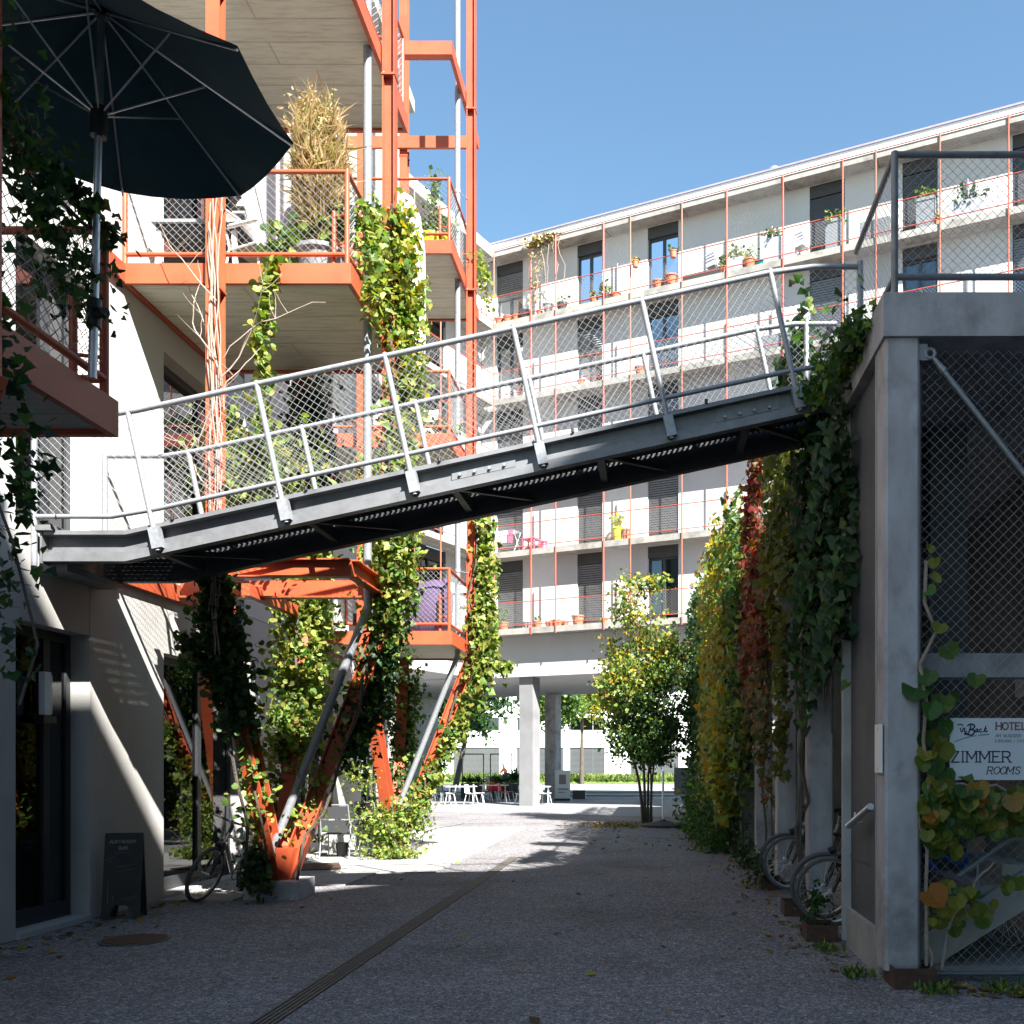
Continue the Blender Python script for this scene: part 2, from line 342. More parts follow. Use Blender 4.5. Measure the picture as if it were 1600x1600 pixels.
def leaves(name, parent, P, size, pal, kind='kite', nrm=None, droop=0.6, jit=0.7, matn='leaf', w=None, stuff=True):
    P = np.asarray(P, float); n = len(P)
    if n == 0: return None
    tv, tf = leaf_tpl(kind)
    nr = rng.normal(size=(n,3)) if nrm is None else np.broadcast_to(np.asarray(nrm, float), (n,3)) + rng.normal(size=(n,3))*jit
    nr = unit(nr)
    d = rng.normal(size=(n,3))*jit + np.array([0,0,-droop]); d = unit(d - nr*(d*nr).sum(1, keepdims=True))
    r = np.cross(d, nr)
    s = size*np.clip(np.exp(rng.normal(size=n)*.33), .35, 1.6) if np.isscalar(size) else np.asarray(size)
    V = P[:,None,:] + s[:,None,None]*(tv[None,:,0,None]*r[:,None,:] + tv[None,:,1,None]*d[:,None,:] + tv[None,:,2,None]*nr[:,None,:])
    k = len(tv); F = np.array(tf, int); nf = len(F)
    Fa = (F[None] + (np.arange(n)*k)[:,None,None]).reshape(-1,3)
    pal = np.asarray(pal, float); ci = rng.choice(len(pal), n, p=w) if w is not None else rng.integers(0, len(pal), n)
    c = pal[ci]*rng.uniform(0.72, 1.28, (n,1)); c = np.clip(c, 0, 1)
    me = bpy.data.meshes.new(name); me.vertices.add(n*k); me.vertices.foreach_set('co', V.reshape(-1))
    me.loops.add(len(Fa)*3); me.polygons.add(len(Fa)); me.loops.foreach_set('vertex_index', Fa.reshape(-1).astype(np.int32))
    me.polygons.foreach_set('loop_start', np.arange(0, len(Fa)*3, 3, dtype=np.int32)); 
    try: me.polygons.foreach_set('loop_total', np.full(len(Fa), 3, dtype=np.int32))
    except Exception: pass
    me.update(calc_edges=True)
    ca = me.color_attributes.new('leafcol', 'FLOAT_COLOR', 'POINT')
    cc = np.concatenate([np.repeat(c, k, axis=0), np.ones((n*k,1))], axis=1); ca.data.foreach_set('color', cc.reshape(-1).astype(np.float32))
    me.materials.append(M[matn]); o = bpy.data.objects.new(name, me); COL.objects.link(o); o.parent = parent
    if stuff: o['kind'] = 'stuff'
    return o
LEAFMESH = {}
def single_leaf(parent, p, s, nrm, col, kind='heart', down=(0,0,-1), spin=0.0):   # one large leaf = one object
    if kind not in LEAFMESH:
        LEAFMESH[kind] = []
        for q in range(3):
            tv, tf = leaf_tpl(kind); tv = tv*np.array([1+0.12*(q-1), 1, 1.0+0.9*q]) + rng.normal(size=tv.shape)*0.02
            me = bpy.data.meshes.new('leaf'); me.from_pydata([tuple(x) for x in tv], [], tf); me.materials.append(M['leaf_o']); LEAFMESH[kind].append(me)
    n = Vector(nrm).normalized(); d = Vector(down); d = (d - n*d.dot(n)).normalized(); r = d.cross(n)
    mt = Matrix((r, d, n)).transposed().to_4x4() @ Matrix.Rotation(spin, 4, 'Z') @ Matrix.Scale(s, 4)
    mt.translation = Vector(p)
    o = dup_mesh(random.choice(LEAFMESH[kind]), 'leaf', parent, mt); o.color = (*col, 1); return o
# palettes (albedo)
GREEN = [(0.045,0.10,0.022),(0.06,0.125,0.028),(0.035,0.085,0.02)]
LIME = [(0.19,0.26,0.045),(0.14,0.22,0.04),(0.26,0.30,0.07),(0.10,0.175,0.035)]
YELL = [(0.38,0.30,0.03),(0.42,0.24,0.02),(0.26,0.25,0.035)]
REDS = [(0.22,0.04,0.035),(0.26,0.05,0.04),(0.15,0.035,0.03),(0.24,0.10,0.03),(0.14,0.08,0.03)]
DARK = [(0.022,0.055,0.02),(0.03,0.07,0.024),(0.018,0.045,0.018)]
STRAW = [(0.40,0.29,0.16),(0.48,0.36,0.22),(0.33,0.24,0.12),(0.30,0.28,0.10)]
def along(pts, n, spread, power=1.0):
    """n random points round a polyline; spread = radius or (rx, ry, rz)"""
    pts = np.array([tuple(p) for p in pts], float); seg = np.linalg.norm(np.diff(pts, axis=0), axis=1); cum = np.concatenate([[0], np.cumsum(seg)])
    t = rng.uniform(0, cum[-1], n); i = np.clip(np.searchsorted(cum, t)-1, 0, len(seg)-1); f = (t-cum[i])/seg[i]
    base = pts[i] + (pts[i+1]-pts[i])*f[:,None]
    sp = np.array(spread if hasattr(spread, '__len__') else (spread,)*3)
    clump = 0.55 + 0.65*np.sin(t*5.1+pts[0][0]*3)**2
    return base + np.clip(rng.normal(size=(n,3)),-1.9,1.9)*sp*clump[:,None]*0.6
# ================================================================== THE SETTING
g = MB(); g.add([(-220,-60,0),(220,-60,0),(220,420,0),(-220,420,0)], [(0,1,2,3)])
tag(g.build('ground', 'gravel'), 'grey fine gravel yard between the two rows of buildings', kind='structure')
pv = tag(MB().build('pavement', None), 'pale concrete paving along the orange steel legs', kind='structure')
def paving_slab(x0, y0, x1, y1):
    MB().box(x0+.006, y0+.006, -0.05, x1-.006, y1-.006, 0.022).build('paving_slab', 'paving', pv)
for i in range(9):
    y0 = 11.3+i*1.5
    for x0, x1 in ((-5.83,-4.95),(-4.95,-4.1),(-4.1,-3.25)):
        if i < 1 and x1 > -4.9 or i < 2 and x1 > -4: continue
        paving_slab(x0, y0, x1, y0+1.5)
fl = MB(); fl.obox((-15.5, 37.1, -0.1), (0.911*18, -0.412*18, 0), (0.412*13, 0.911*13, 0), (0,0,0.106)); 
tag(fl.build('passage_floor', 'asphalt'), 'asphalt floor of the open passage under the white block', kind='structure')
rd = MB(); rd.add([(-120,58,0.004),(120,58,0.004),(120,84,0.004),(-120,84,0.004)], [(0,1,2,3)])
tag(rd.build('road', 'asphalt'), 'street running behind the passage', kind='structure')
M['grassy'] = mat('grass_bank', (0.10, 0.15, 0.03), 0.9, var=0.4, scale=3, bump=0.5, bscale=20)
gb = MB(); gb.prism([(-110,84,0),(-110,85.5,0.45),(-110,92,0.6),(-110,95,0)], (220,0,0))
bank = tag(gb.build('grass_verge', 'grassy'), 'sunny grass verge between the street and the office', kind='structure')
nP = 9000; P = np.stack([rng.uniform(-26, 8, nP), rng.uniform(84.4, 88, nP), rng.uniform(0.25, 0.5, nP)], 1)
leaves('grass_blades', bank, P, 0.35, [(0.13,0.19,0.04),(0.17,0.20,0.06),(0.09,0.15,0.03)], 'lance', droop=-1.6, jit=0.4)
kb = MB(); kb.box(-60, 56.2, 0, 60, 57.4, 0.12); tag(kb.build('kerb', 'paving'), 'pale concrete kerb of the street behind the passage', kind='structure')
mn = MB(); mn.box(-60, 50.5, 0, 60, 52.2, 0.05); mo = tag(mn.build('grass_strip', 'grassy'), 'narrow grass strip beside the street kerb', kind='structure')

M['drain'] = mat('worn_drain_steel', (0.125, 0.115, 0.10), 0.7, metal=0.2, var=0.25, scale=9)
# slot drain crossing the yard
dr = thing('slot_drain', 'long slotted steel drain set into the gravel yard', 'drain', (-2.42, 4.0, 0))
MB().box(-0.085, 0, -0.05, 0.085, 12.8, 0.003).build('channel', 'black', dr)
for k in range(5): MB().box(-0.08+k*0.035, 0, -0.02, -0.08+k*0.035+0.02, 12.8, 0.009).build('bar', 'drain', dr)
for k in range(26): MB().box(-0.08, 0.2+k*0.5, -0.02, 0.08, 0.22+k*0.5, 0.006).build('cross_bar', 'drain', dr)

# ------------------------------------------------------------------ left building
XW = -5.83
LB = thing('apartment_building', 'concrete block on the lane with tall glazed openings behind orange balcony towers', 'building', (XW-3, 10, 0)); LB_o = Vector((XW-3, 10, 0))
def lpart(mb, name, m, parent=None, **k):
    """builds in world numbers, then re-bases to the building's Empty"""
    mb.v = [(p[0]-LB_o.x, p[1]-LB_o.y, p[2]-LB_o.z) for p in mb.v]
    return mb.build(name, m, parent or LB, **k)
Y_END = 22.3
OPEN = [(3.6,5.6),(8.79,9.94),(11.45,13.7),(15.5,17.5),(19.2,20.9)]
LEV = [(0.0,3.75,0.06,2.95),(3.75,7.0,3.86,6.55),(7.0,10.25,7.12,9.8),(10.25,13.5,10.4,13.0),(13.5,16.9,13.7,16.3)]
for li, (z0, z1, oz0, oz1) in enumerate(LEV):
    cuts = [-4.0]
    for a, b in OPEN: cuts += [a, b]
    cuts.append(Y_END)
    for i in range(0, len(cuts), 2):                       # piers, each a cast panel with a 12 mm joint
        lpart(MB().box(XW-0.35, cuts[i]+(0.008 if i else 0), z0+0.008, XW, cuts[i+1]-0.008, z1), 'wall_panel', 'panel' if li == 0 else 'render')
    for a, b in OPEN:
        lpart(MB().box(XW-0.35, a-0.002, oz1, XW-0.004, b+0.002, z1), 'lintel', 'panel' if li == 0 else 'render')
        if oz0-z0 > 0.02: lpart(MB().box(XW-0.42, a-0.002, z0+0.004, XW+(0.03 if li == 0 else -0.01), b+0.002, oz0), 'sill', 'panel')
        w = lpart(MB().box(XW-0.26, a, oz0, XW-0.20, a+0.07, oz1).box(XW-0.26, b-0.07, oz0, XW-0.20, b, oz1).box(XW-0.26, a+.07, oz0, XW-0.20, b-.07, oz0+0.16)
                  .box(XW-0.26, a+.07, oz1-0.09, XW-0.20, b-.07, oz1).box(XW-0.262, (a+b)/2+0.12, oz0+.16, XW-0.19, (a+b)/2+0.22, oz1-.09), 'window', 'frame_dark')
        gp = MB().box(XW-0.235, a+0.07, oz0+0.16, XW-0.225, b-0.07, oz1-0.09)
        lpart(gp, 'pane', 'glass', w)
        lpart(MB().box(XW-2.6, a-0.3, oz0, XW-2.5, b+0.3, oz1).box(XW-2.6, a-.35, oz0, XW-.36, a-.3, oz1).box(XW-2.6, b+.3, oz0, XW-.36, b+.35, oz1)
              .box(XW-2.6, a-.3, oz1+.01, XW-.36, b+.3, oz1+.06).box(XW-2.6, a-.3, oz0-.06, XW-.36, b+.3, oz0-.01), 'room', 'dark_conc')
        if li in (1, 2) or (li == 3):
            cu = MB(); nn = 14
            for q in range(nn):
                ya, yb = a+0.1+q*0.05, a+0.1+(q+1)*0.05; xa = XW-0.34+(0.02 if q % 2 else 0); xb = XW-0.34+(0 if q % 2 else 0.02)
                cu.add([(xa,ya,oz0+.05),(xb,yb,oz0+.05),(xb,yb,oz1-.1),(xa,ya,oz1-.1)], [(0,1,2,3)])
            lpart(cu, 'curtain', 'cloth')
lpart(MB().box(XW-9, -4.0, 0, XW-2.7, Y_END, 16.9), 'core', 'dark_conc')
lpart(MB().box(XW-9, Y_END-0.3, 0, XW-0.36, Y_END-0.004, 16.9), 'end_wall', 'render')
lpart(MB().box(XW-9.2, -4.2, 16.9, XW+0.25, Y_END+0.2, 17.2), 'roof', 'slab')
# threshold lamp bracket beside the near door
lmp = thing('work_lamp', 'slim white tube lamp clipped beside the dark ground floor door', 'lamp', (XW-0.12, 9.4, 2.1))
MB().box(-0.03,-0.05,0,0.03,0.05,0.42).build('tube', 'white', lmp); MB().box(-0.05,-0.1,-0.08,0.05,0.1,-0.01).build('bracket', 'black', lmp)
MB().box(-0.1,0.06,0.02,-0.04,0.18,0.40).build('side_plate', 'alu', lmp)
shd = thing('paper_lampshade', 'round pale paper lampshade hanging inside the near ground floor window', 'lampshade', (XW-0.8, 8.95, 1.9))
MB().sphere((0,0,0),0.22,0.22,0.22).build('globe', 'white', shd, smooth=True); MB().tube((0,0,0.2),(0,0,1.05),0.005).build('cord', 'black', shd)

# ------------------------------------------------------------------ orange balcony towers
X1 = -3.30; ZL = {1:3.63, 2:6.88, 3:10.13, 4:13.35}
def balcony_tower(yc, slabs, frames, label, arms=True, top=17.0, half=1.22):
    T = thing('balcony_tower', label, 'balcony tower', (-4.55, yc, 0), group='orange steel balcony towers on the concrete block')
    ox, oy = -4.55, yc
    def B(mb, name, m, par=None, **k):
        mb.v = [(p[0]-ox, p[1]-oy, p[2]) for p in mb.v]; return mb.build(name, m, par or T, **k)
    y0, y1 = yc-half, yc+half; cw, ch = 0.15, 0.15
    cols = [((-4.74, y0-0.09), (0,1,0)), ((X1+0.09, yc), (1,0,0)), ((-4.74, y1+0.09), (0,1,0))]
    for (x, y), sd in cols: B(MB().hsec((x,y,3.45), (x,y,top), cw, ch, 0.014, sd), 'column', 'orange')
    if arms:
        for (x, y), sd in cols: B(MB().hsec((ox+(x-ox)*0.06, oy+(y-oy)*0.06, 0.24), (x,y,3.5), 0.19, 0.20, 0.016, (0,0,1)), 'leg', 'orange')
        B(MB().tube((ox,oy,0.2),(ox+.03,oy,0.62),0.12,12,0.20), 'leg_shoe', 'orange')
        B(MB().box(ox-0.32, oy-0.3, 0, ox+0.32, oy+0.3, 0.22), 'footing', 'grey_conc')
        B(MB().path([(X1-0.1,yc-0.28,top),(X1-0.1,yc-0.28,3.9),(X1-0.12,yc-0.2,3.5),(ox-0.02,oy-0.16,0.62),(ox-.08,oy-0.16,0.25)], 0.05, 12), 'downpipe', 'galv', smooth=True)
        for zz in (2.2, 5.0, 8.3, 11.6): 
            if zz > 3: B(MB().tube((X1-0.1,yc-0.28,zz-.03),(X1-0.1,yc-0.28,zz+.03),0.058,12).tube((X1-0.1,yc-0.28,zz),(X1+0.05,yc-0.05,zz),0.008,6), 'pipe_clip', 'galv')
    for zz in (6.75, 10.0, 13.2):                           # bolted column splices
        if zz > top-.3: continue
        for (x, y), sd in cols:
            pl = B(MB().box(x-.085,y-.085,zz-.012,x+.085,y+.085,zz+.012), 'splice_plate', 'orange')
            for q in ((-.06,-.06),(.06,-.06),(-.06,.06),(.06,.06)): B(MB().tube((x+q[0],y+q[1],zz-.03),(x+q[0],y+q[1],zz+.03),.011,6), 'bolt', 'galv')
    for zb in frames:
        zt = zb+0.22
        B(MB().box(XW+0.02,y0,zb,X1,y0+0.06,zt).box(XW+0.02,y0+.06,zb,X1-.06,y0+0.14,zb+0.02), 'frame_beam', 'orange')
        B(MB().box(X1-0.06,y0+.062,zb,X1,y1-.062,zt), 'frame_beam', 'orange')
        B(MB().box(XW+0.02,y1-0.06,zb,X1,y1,zt), 'frame_beam', 'orange')
    for zb in slabs:
        zt = zb+0.22
        B(MB().box(XW+0.015,y0,zb,X1,y0+0.05,zt), 'fascia', 'orange'); B(MB().box(X1-0.05,y0+.052,zb,X1,y1-.052,zt), 'fascia', 'orange')
        B(MB().box(XW+0.015,y1-0.05,zb,X1,y1,zt), 'fascia', 'orange'); B(MB().box(XW+0.005,y0-.3,zb+.01,XW+0.06,y1+.3,zt-.01), 'wall_channel', 'orange')
        B(MB().box(XW+0.065,y0+0.055,zb+0.035,X1-0.055,y1-0.055,zt-0.03), 'floor_slab', 'boards')
        zr0, zr1 = zt+0.12, zt+1.03; xr, ya, yb = X1-0.06, y0+0.05, y1-0.05; xl = XW+0.03
        for z in (zr0, zr1):
            B(MB().tube((xl,ya,z),(xr,ya,z),0.025), 'rail', 'orange', smooth=True); B(MB().tube((xr,ya,z),(xr,yb,z),0.025), 'rail', 'orange', smooth=True); B(MB().tube((xr,yb,z),(xl,yb,z),0.025), 'rail', 'orange', smooth=True)
        for (x, y) in ((xr,ya),(xr,yb),(xl,ya),(xl,yb)): B(MB().tube((x,y,zt-0.04),(x,y,zr1+0.02),0.027), 'rail_post', 'orange', smooth=True)
        for (x, y) in ((xr-0.16,ya+.05),(xr-.16,yb-.05)):
            B(MB().tube((x,y,zt-0.04),(x,y,zt+0.62),0.025).tube((x,y,zt+.56),(xr,ya if y < yc else yb,zt+.56),0.012,6).tube((x,y,zt+.25),(xr,ya if y < yc else yb,zt+.25),0.012,6), 'inner_post', 'orange', smooth=True)
        mw = MB(); mw.wires((xl,ya,zr0),(xr-xl,0,0),(0,0,zr1-zr0),0.085,0.0022).wires((xr,ya,zr0),(0,yb-ya,0),(0,0,zr1-zr0),0.085,0.0022).wires((xl,yb,zr0),(xr-xl,0,0),(0,0,zr1-zr0),0.085,0.0022)
        B(mw, 'mesh_infill', 'wire')
    return T
T0 = balcony_tower(4.55, [ZL[1]], [], 'shaded orange balcony tower overgrown with ivy and topped by the dark parasol', arms=True, top=8.5, half=1.38)
T1 = balcony_tower(11.72, [ZL[2], ZL[3]], [], 'orange balcony tower with dry vine stems and a big dry grass, behind the footbridge')
T2 = balcony_tower(17.0, [3.6, 6.85, 10.03], [13.3], 'orange balcony tower with purple bag and yellow pots, ending in an open frame')
# open first-floor frame on the middle tower
def B1(mb, name, m, **k):
    mb.v = [(p[0]+4.55, p[1]-11.72, p[2]) for p in mb.v]; return mb.build(name, m, T1, **k)
y0 = 11.72-1.22
B1(MB().box(-5.3,y0,3.66,X1,y0+0.05,3.86).box(-5.3,y0-.07,3.66,X1,y0-.002,3.675).box(-5.3,y0-.07,3.845,X1,y0-.002,3.86), 'frame_beam', 'orange')
B1(MB().box(X1-0.05,y0+.052,3.66,X1,11.64,3.86).box(X1+.002,y0+.02,3.66,X1+.07,11.64,3.675).box(X1+.002,y0+.02,3.845,X1+.07,11.64,3.86), 'frame_beam', 'orange')
B1(MB().box(-5.7,11.6,3.62,X1-.06,11.65,3.84).box(-5.7,11.5,3.62,X1-.06,11.598,3.64), 'frame_beam', 'orange')
B1(MB().bar((-4.75,11.2,3.66),(-4.75,12.9,3.66),0.1,0.14), 'frame_beam', 'orange')
B1(MB().box(XW+0.005,10.2,3.6,XW+0.07,13.3,3.8), 'wall_channel', 'orange')

# ------------------------------------------------------------------ footbridge
BR = thing('footbridge', 'sloping galvanised steel footbridge with mesh railings crossing the lane', 'footbridge', (-2, 9.55, 3.5))
def bb(mb, name, m, **k):
    mb.v = [(p[0]+2, p[1]-9.55, p[2]-3.5) for p in mb.v]; return mb.build(name, m, BR, **k)
BY0, BY1 = 9.0, 10.1; SL = 0.218; GH = 0.29
def zbot(x): return 3.52 if x < -4.95 else min(3.52+SL*(x+4.95), 4.945)
prof = [-5.72, -4.95, 1.58, 2.15]
def girder(y, s):
    mb = MB()
    for a, b in zip(prof[:-1], prof[1:]):
        za, zb_ = zbot(a), zbot(b)
        mb.obox((a, y, za), (b-a,0,zb_-za), (0,0.012*s,0), (0,0,GH))                           # web
        for dz, hh in ((0, 0.085), (GH-0.04, 0.04)): mb.obox((a, y, za+dz), (b-a,0,zb_-za), (0,-0.09*s,0), (0,0,hh))   # bands point outwards
    return mb
bb(girder(BY0+0.09, 1), 'girder', 'girder'); bb(girder(BY1-0.09, -1), 'girder', 'girder_shaded')
bb(MB().box(-5.74, BY0-0.01, 3.50, -5.722, BY0+0.2, 3.83), 'end_plate', 'girder')
bb(MB().box(-5.80, BY0-.05, 3.80, -5.60, BY1+.05, 3.85).box(-5.82, BY0+.1, 3.45, -5.55, BY1-.02, 3.515), 'landing_bracket', 'girder')
# splice plates and bolts on the near girder
for xs in (-1.6, 0.9):
    z = zbot(xs)
    bb(MB().obox((xs-.3, BY0+0.086, z+0.05), (0.6,0,0.6*SL), (0,-0.012,0), (0,0,0.17)), 'splice_plate', 'girder')
    for q in range(4): bb(MB().tube((xs-.22+.14*q, BY0+0.07, z+.15+(-.22+.14*q)*SL),(xs-.22+.14*q, BY0+0.05, z+.15+(-.22+.14*q)*SL),0.016,6), 'bolt', 'galv')
gr = MB()
for a, b in zip(prof[:-1], prof[1:]):                       # chequer plate deck with a slotted strip along the near girder
    y0_ = BY0+0.11
    if a > -5: gr.obox((a, y0_, zbot(a)+GH-0.05), (b-a,0,zbot(b)-zbot(a)), (0,BY1-.14-y0_,0), (0,0,0.012))
    n = max(1, int((b-a)/0.055))
    for k in range(n):
        x = a+(b-a)*k/n; gr.obox((x, BY1-.138 if a > -5 else BY0+.105, zbot(x)+GH-0.052), (0.026,0,0.026*(zbot(b)-zbot(a))/(b-a)), (0,(0.03 if a > -5 else BY1-BY0-.215),0), (0,0,0.012))
    if a < -5:
        for k in range(24): gr.box(a, BY0+.11+k*.037, zbot(a)+GH-.05, b, BY0+.11+k*.037+.018, zbot(a)+GH-.03)
bb(gr, 'deck_grating', 'girder_shaded', kind='stuff')
for x in (-4.7, -3.3, -1.9, -0.5, 0.9):
    z = zbot(x); bb(MB().bar((x, BY0+.103, z+0.11),(x, BY1-.103, z+0.11),0.07,0.12), 'cross_beam', 'girder_shaded')
    bb(MB().bar((x+.05, BY0+.14, z+0.06),(x+.65, BY1-.14, z+0.06+.6*SL),0.05,0.05), 'wind_brace', 'girder_shaded')
PX = [-4.62+1.2*i for i in range(6)]
tl = Vector((1,0,SL)).normalized(); pn = Vector((-tl.z,0,tl.x))
for side, y in ((-1, BY0-0.03), (1, BY1+0.03)):
    sy = 0.0
    for x in PX:
        p0 = Vector((x, y, zbot(x)+0.02)); p1 = p0 + pn*(GH+1.06)
        po = bb(MB().tube(p0, p1, 0.026, 10), 'railing_post', 'galv', smooth=True)
        bb(MB().obox((x-.045, y-0.035 if side < 0 else y-0.055, zbot(x)+0.03), (0.09,0,0.09*SL), (0,0.09,0), pn*0.2), 'post_clamp', 'galv')
    def off(x, h):
        p = Vector((x, y, zbot(x)+GH)); return p + (pn*h if -4.95 < x < 1.58 else Vector((0,0,h)))
    for h, r in ((0.12, 0.022), (1.06, 0.026)):
        pts = [(-5.78, y, 3.52+GH+h), (-5.05-0.1*h, y, 3.52+GH+h+0.0), off(-4.6, h), off(1.3, h), (1.5, y, 4.945+GH+h-.03), (1.94, y, 4.945+GH+h-.03)]
        bb(MB().path(pts, r, 10), 'handrail', 'galv', smooth=True)
    for x in (-5.78, 1.94 if side < 0 else 1.62): bb(MB().tube((x,y,zbot(x)-0.05 if x < 0 else zbot(x)),(x,y,zbot(x)+GH+1.08),0.028,10), 'railing_post', 'galv', smooth=True)
    mw = MB(); a, b = off(-4.6, 0.12), off(1.42, 0.12)
    mw.wires(a, b-a, pn*0.94, 0.078, 0.0020)
    mw.wires((-5.76,y,3.52+GH+0.12),(1.14-.24,0,0),(0,0,0.94),0.078,0.0020); mw.wires((1.42,y,4.945+GH+.09),(0.5,0,0),(0,0,0.94),0.078,0.0020)
    bb(mw, 'mesh_infill', 'wire')
    for k in range(24):
        x = -4.5+k*0.25
        if k % 5: continue
        bb(MB().tube((x, y+0.02, zbot(x)+GH),(x, y+0.02, zbot(x)+GH+.035),0.016,8), 'bolt', 'black')
# ================================================================== RIGHT-HAND CONCRETE DECK (bicycle shelter)
XR = 1.70
RS = thing('concrete_deck', 'weathered concrete deck on columns over a bicycle shelter, hung with autumn vines', 'deck', (3.4, 7.0, 0))
def rb(mb, name, m, parent=None, **k):
    mb.v = [(p[0]-3.4, p[1]-7.0, p[2]) for p in mb.v]; return mb.build(name, m, parent or RS, **k)
YE = 33.0
def chamfer_col(x0, y0, x1, y1, z0, z1, c=0.02):
    return MB().prism([(x0+c,y0,z0),(x1-c,y0,z0),(x1,y0+c,z0),(x1,y1-c,z0),(x1-c,y1,z0),(x0+c,y1,z0),(x0,y1-c,z0),(x0,y0+c,z0)], (0,0,z1-z0))
COLY = [7.02, 10.45, 13.1, 15.8, 18.5, 21.2, 23.9, 26.6, 29.3, 32.0]
for i, y in enumerate(COLY):
    rb(chamfer_col(XR, y, XR+(0.255 if i == 0 else 0.27), y+0.27, 0.02 if i else 0.1, 4.73), 'column', 'grey_conc')
    if i: rb(chamfer_col(XR+2.6, y, XR+2.85, y+0.27, 0.02, 4.73), 'column', 'grey_conc')
rb(MB().box(XR-0.02, 6.99, 4.732, XR+5.2, 7.32, 5.05), 'edge_beam', 'grey_conc')
rb(MB().box(XR-0.018, 7.322, 4.735, XR+0.22, YE, 5.046), 'edge_beam', 'grey_conc')
rb(MB().box(XR+0.222, 7.322, 4.80, XR+5.2, YE, 5.04), 'deck_slab', 'grey_conc')
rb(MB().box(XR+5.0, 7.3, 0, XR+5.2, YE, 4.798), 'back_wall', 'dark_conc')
rb(MB().box(XR+0.1, 7.4, 0.0, XR+4.99, YE, 0.06), 'plinth', 'slab')
rb(MB().box(XR+0.02, 7.30, 0.0, XR+0.2, 8.6, 0.34), 'kerb_step', 'slab')
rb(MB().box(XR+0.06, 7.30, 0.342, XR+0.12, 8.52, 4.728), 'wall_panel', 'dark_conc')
rb(MB().box(XR-0.01, 8.522, 0.05, XR+0.16, 8.60, 4.728), 'frame_post', 'slab')
rb(MB().box(XR+0.0, 7.30, 0.342, XR+0.055, 7.34, 4.728), 'frame_post', 'slab')
rb(MB().box(XR+0.05, 7.342, 0.8, XR+0.057, 8.52, 0.81), 'panel_joint', 'black')
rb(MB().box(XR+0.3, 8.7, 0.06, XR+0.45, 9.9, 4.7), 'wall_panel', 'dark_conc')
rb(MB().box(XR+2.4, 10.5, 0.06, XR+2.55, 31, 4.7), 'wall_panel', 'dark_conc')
rb(MB().box(XR+2.0, 9.6, 2.3, XR+5.0, 9.8, 2.5), 'cross_beam', 'grey_conc')
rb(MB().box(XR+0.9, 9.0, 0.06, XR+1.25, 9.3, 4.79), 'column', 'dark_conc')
rb(MB().bar((XR+.27, 8.1, 2.44), (XR+3.0, 8.1, 2.44), 0.2, 0.2), 'cross_beam', 'grey_conc')
# letter-spout on the panel, white plate on the column
sp = thing('wall_handrail', 'short sloping steel handrail on the dark panel beside the front column', 'handrail', (XR, 8.0, 1.12))
MB().tube((-0.035,0.18,-.03),(-0.035,-0.66,0.17),0.026,14).build('pipe', 'alu', sp, smooth=True)
for q in (.05,-.5): MB().tube((-.035,q,-.03+.24*(.18-q)),(.06,q,-.03+.24*(.18-q)),.01,8).build('bracket', 'alu', sp)
MB().tube((-.035,-.1,.03),(-.035,-.1,.10),.012,8).build('clip', 'alu', sp)
wp = thing('column_plate', 'narrow white plate screwed to the lane side of the front concrete column', 'plate', (XR-0.012, 7.15, 1.55))
MB().box(-0.012,-0.10,0,0.0,0.10,0.36).build('plate', 'white', wp)
for z in (0.03,0.33): MB().tube((-0.012,0,z),(-0.018,0,z),0.008,8).build('screw', 'alu', wp)
# stair behind the front mesh
st = thing('concrete_stair', 'concrete stair climbing behind the mesh beside the front column', 'stair', (XR+0.3, 7.55, 0.0))
for k in range(12):
    MB().box(-0.25+0.25*k, 0, max(0, 0.165*k-0.10), 0.001+0.25*k, 1.1, 0.165*(k+1)).build('step', 'slab', st)
MB().prism([(0.0,-0.012,0.0),(0.12,-0.012,0.0),(2.9,-0.012,1.75),(2.9,-0.012,2.05),(0.0,-.012,.22)], (0,-0.08,0)).build('stringer', 'slab', st)
MB().tube((0.35,-0.16,0.75),(2.9,-0.16,2.55),0.02).tube((.5,-.16,.35),(.5,-.16,.86),.014).tube((1.5,-.16,1.05),(1.5,-.16,1.56),.014).build('handrail', 'galv', st, smooth=True)
# front mesh with its frame and tie rod
yM = 7.12; xm0, xm1 = XR+0.275, XR+4.8
rb(MB().tube((xm0,yM,0.06),(xm0,yM,4.72),0.016), 'mesh_frame', 'girder', smooth=True); rb(MB().tube((xm0,yM,0.06),(xm1,yM,0.06),0.016), 'mesh_frame', 'girder', smooth=True)
rb(MB().wires((xm0,yM,0.08),(1.8,0,0),(0,0,4.6),0.078,0.0019), 'mesh_infill', 'wire')
a, b = Vector((XR+0.34,7.06,4.63)), Vector((XR+2.2,7.06,2.25))
rb(MB().tube(a+(b-a)*0.05, b, 0.021, 12), 'tie_rod', 'galv', smooth=True)
rb(MB().torus(a,0.034,0.017,(0,1,0),18,8).tube(a+(b-a)*0.012, a+(b-a)*0.055, 0.016, 10, 0.03), 'rod_eye', 'galv', smooth=True)
rb(MB().box(XR+.258,7.05,4.58,XR+.32,7.075,4.70), 'rod_lug', 'galv')
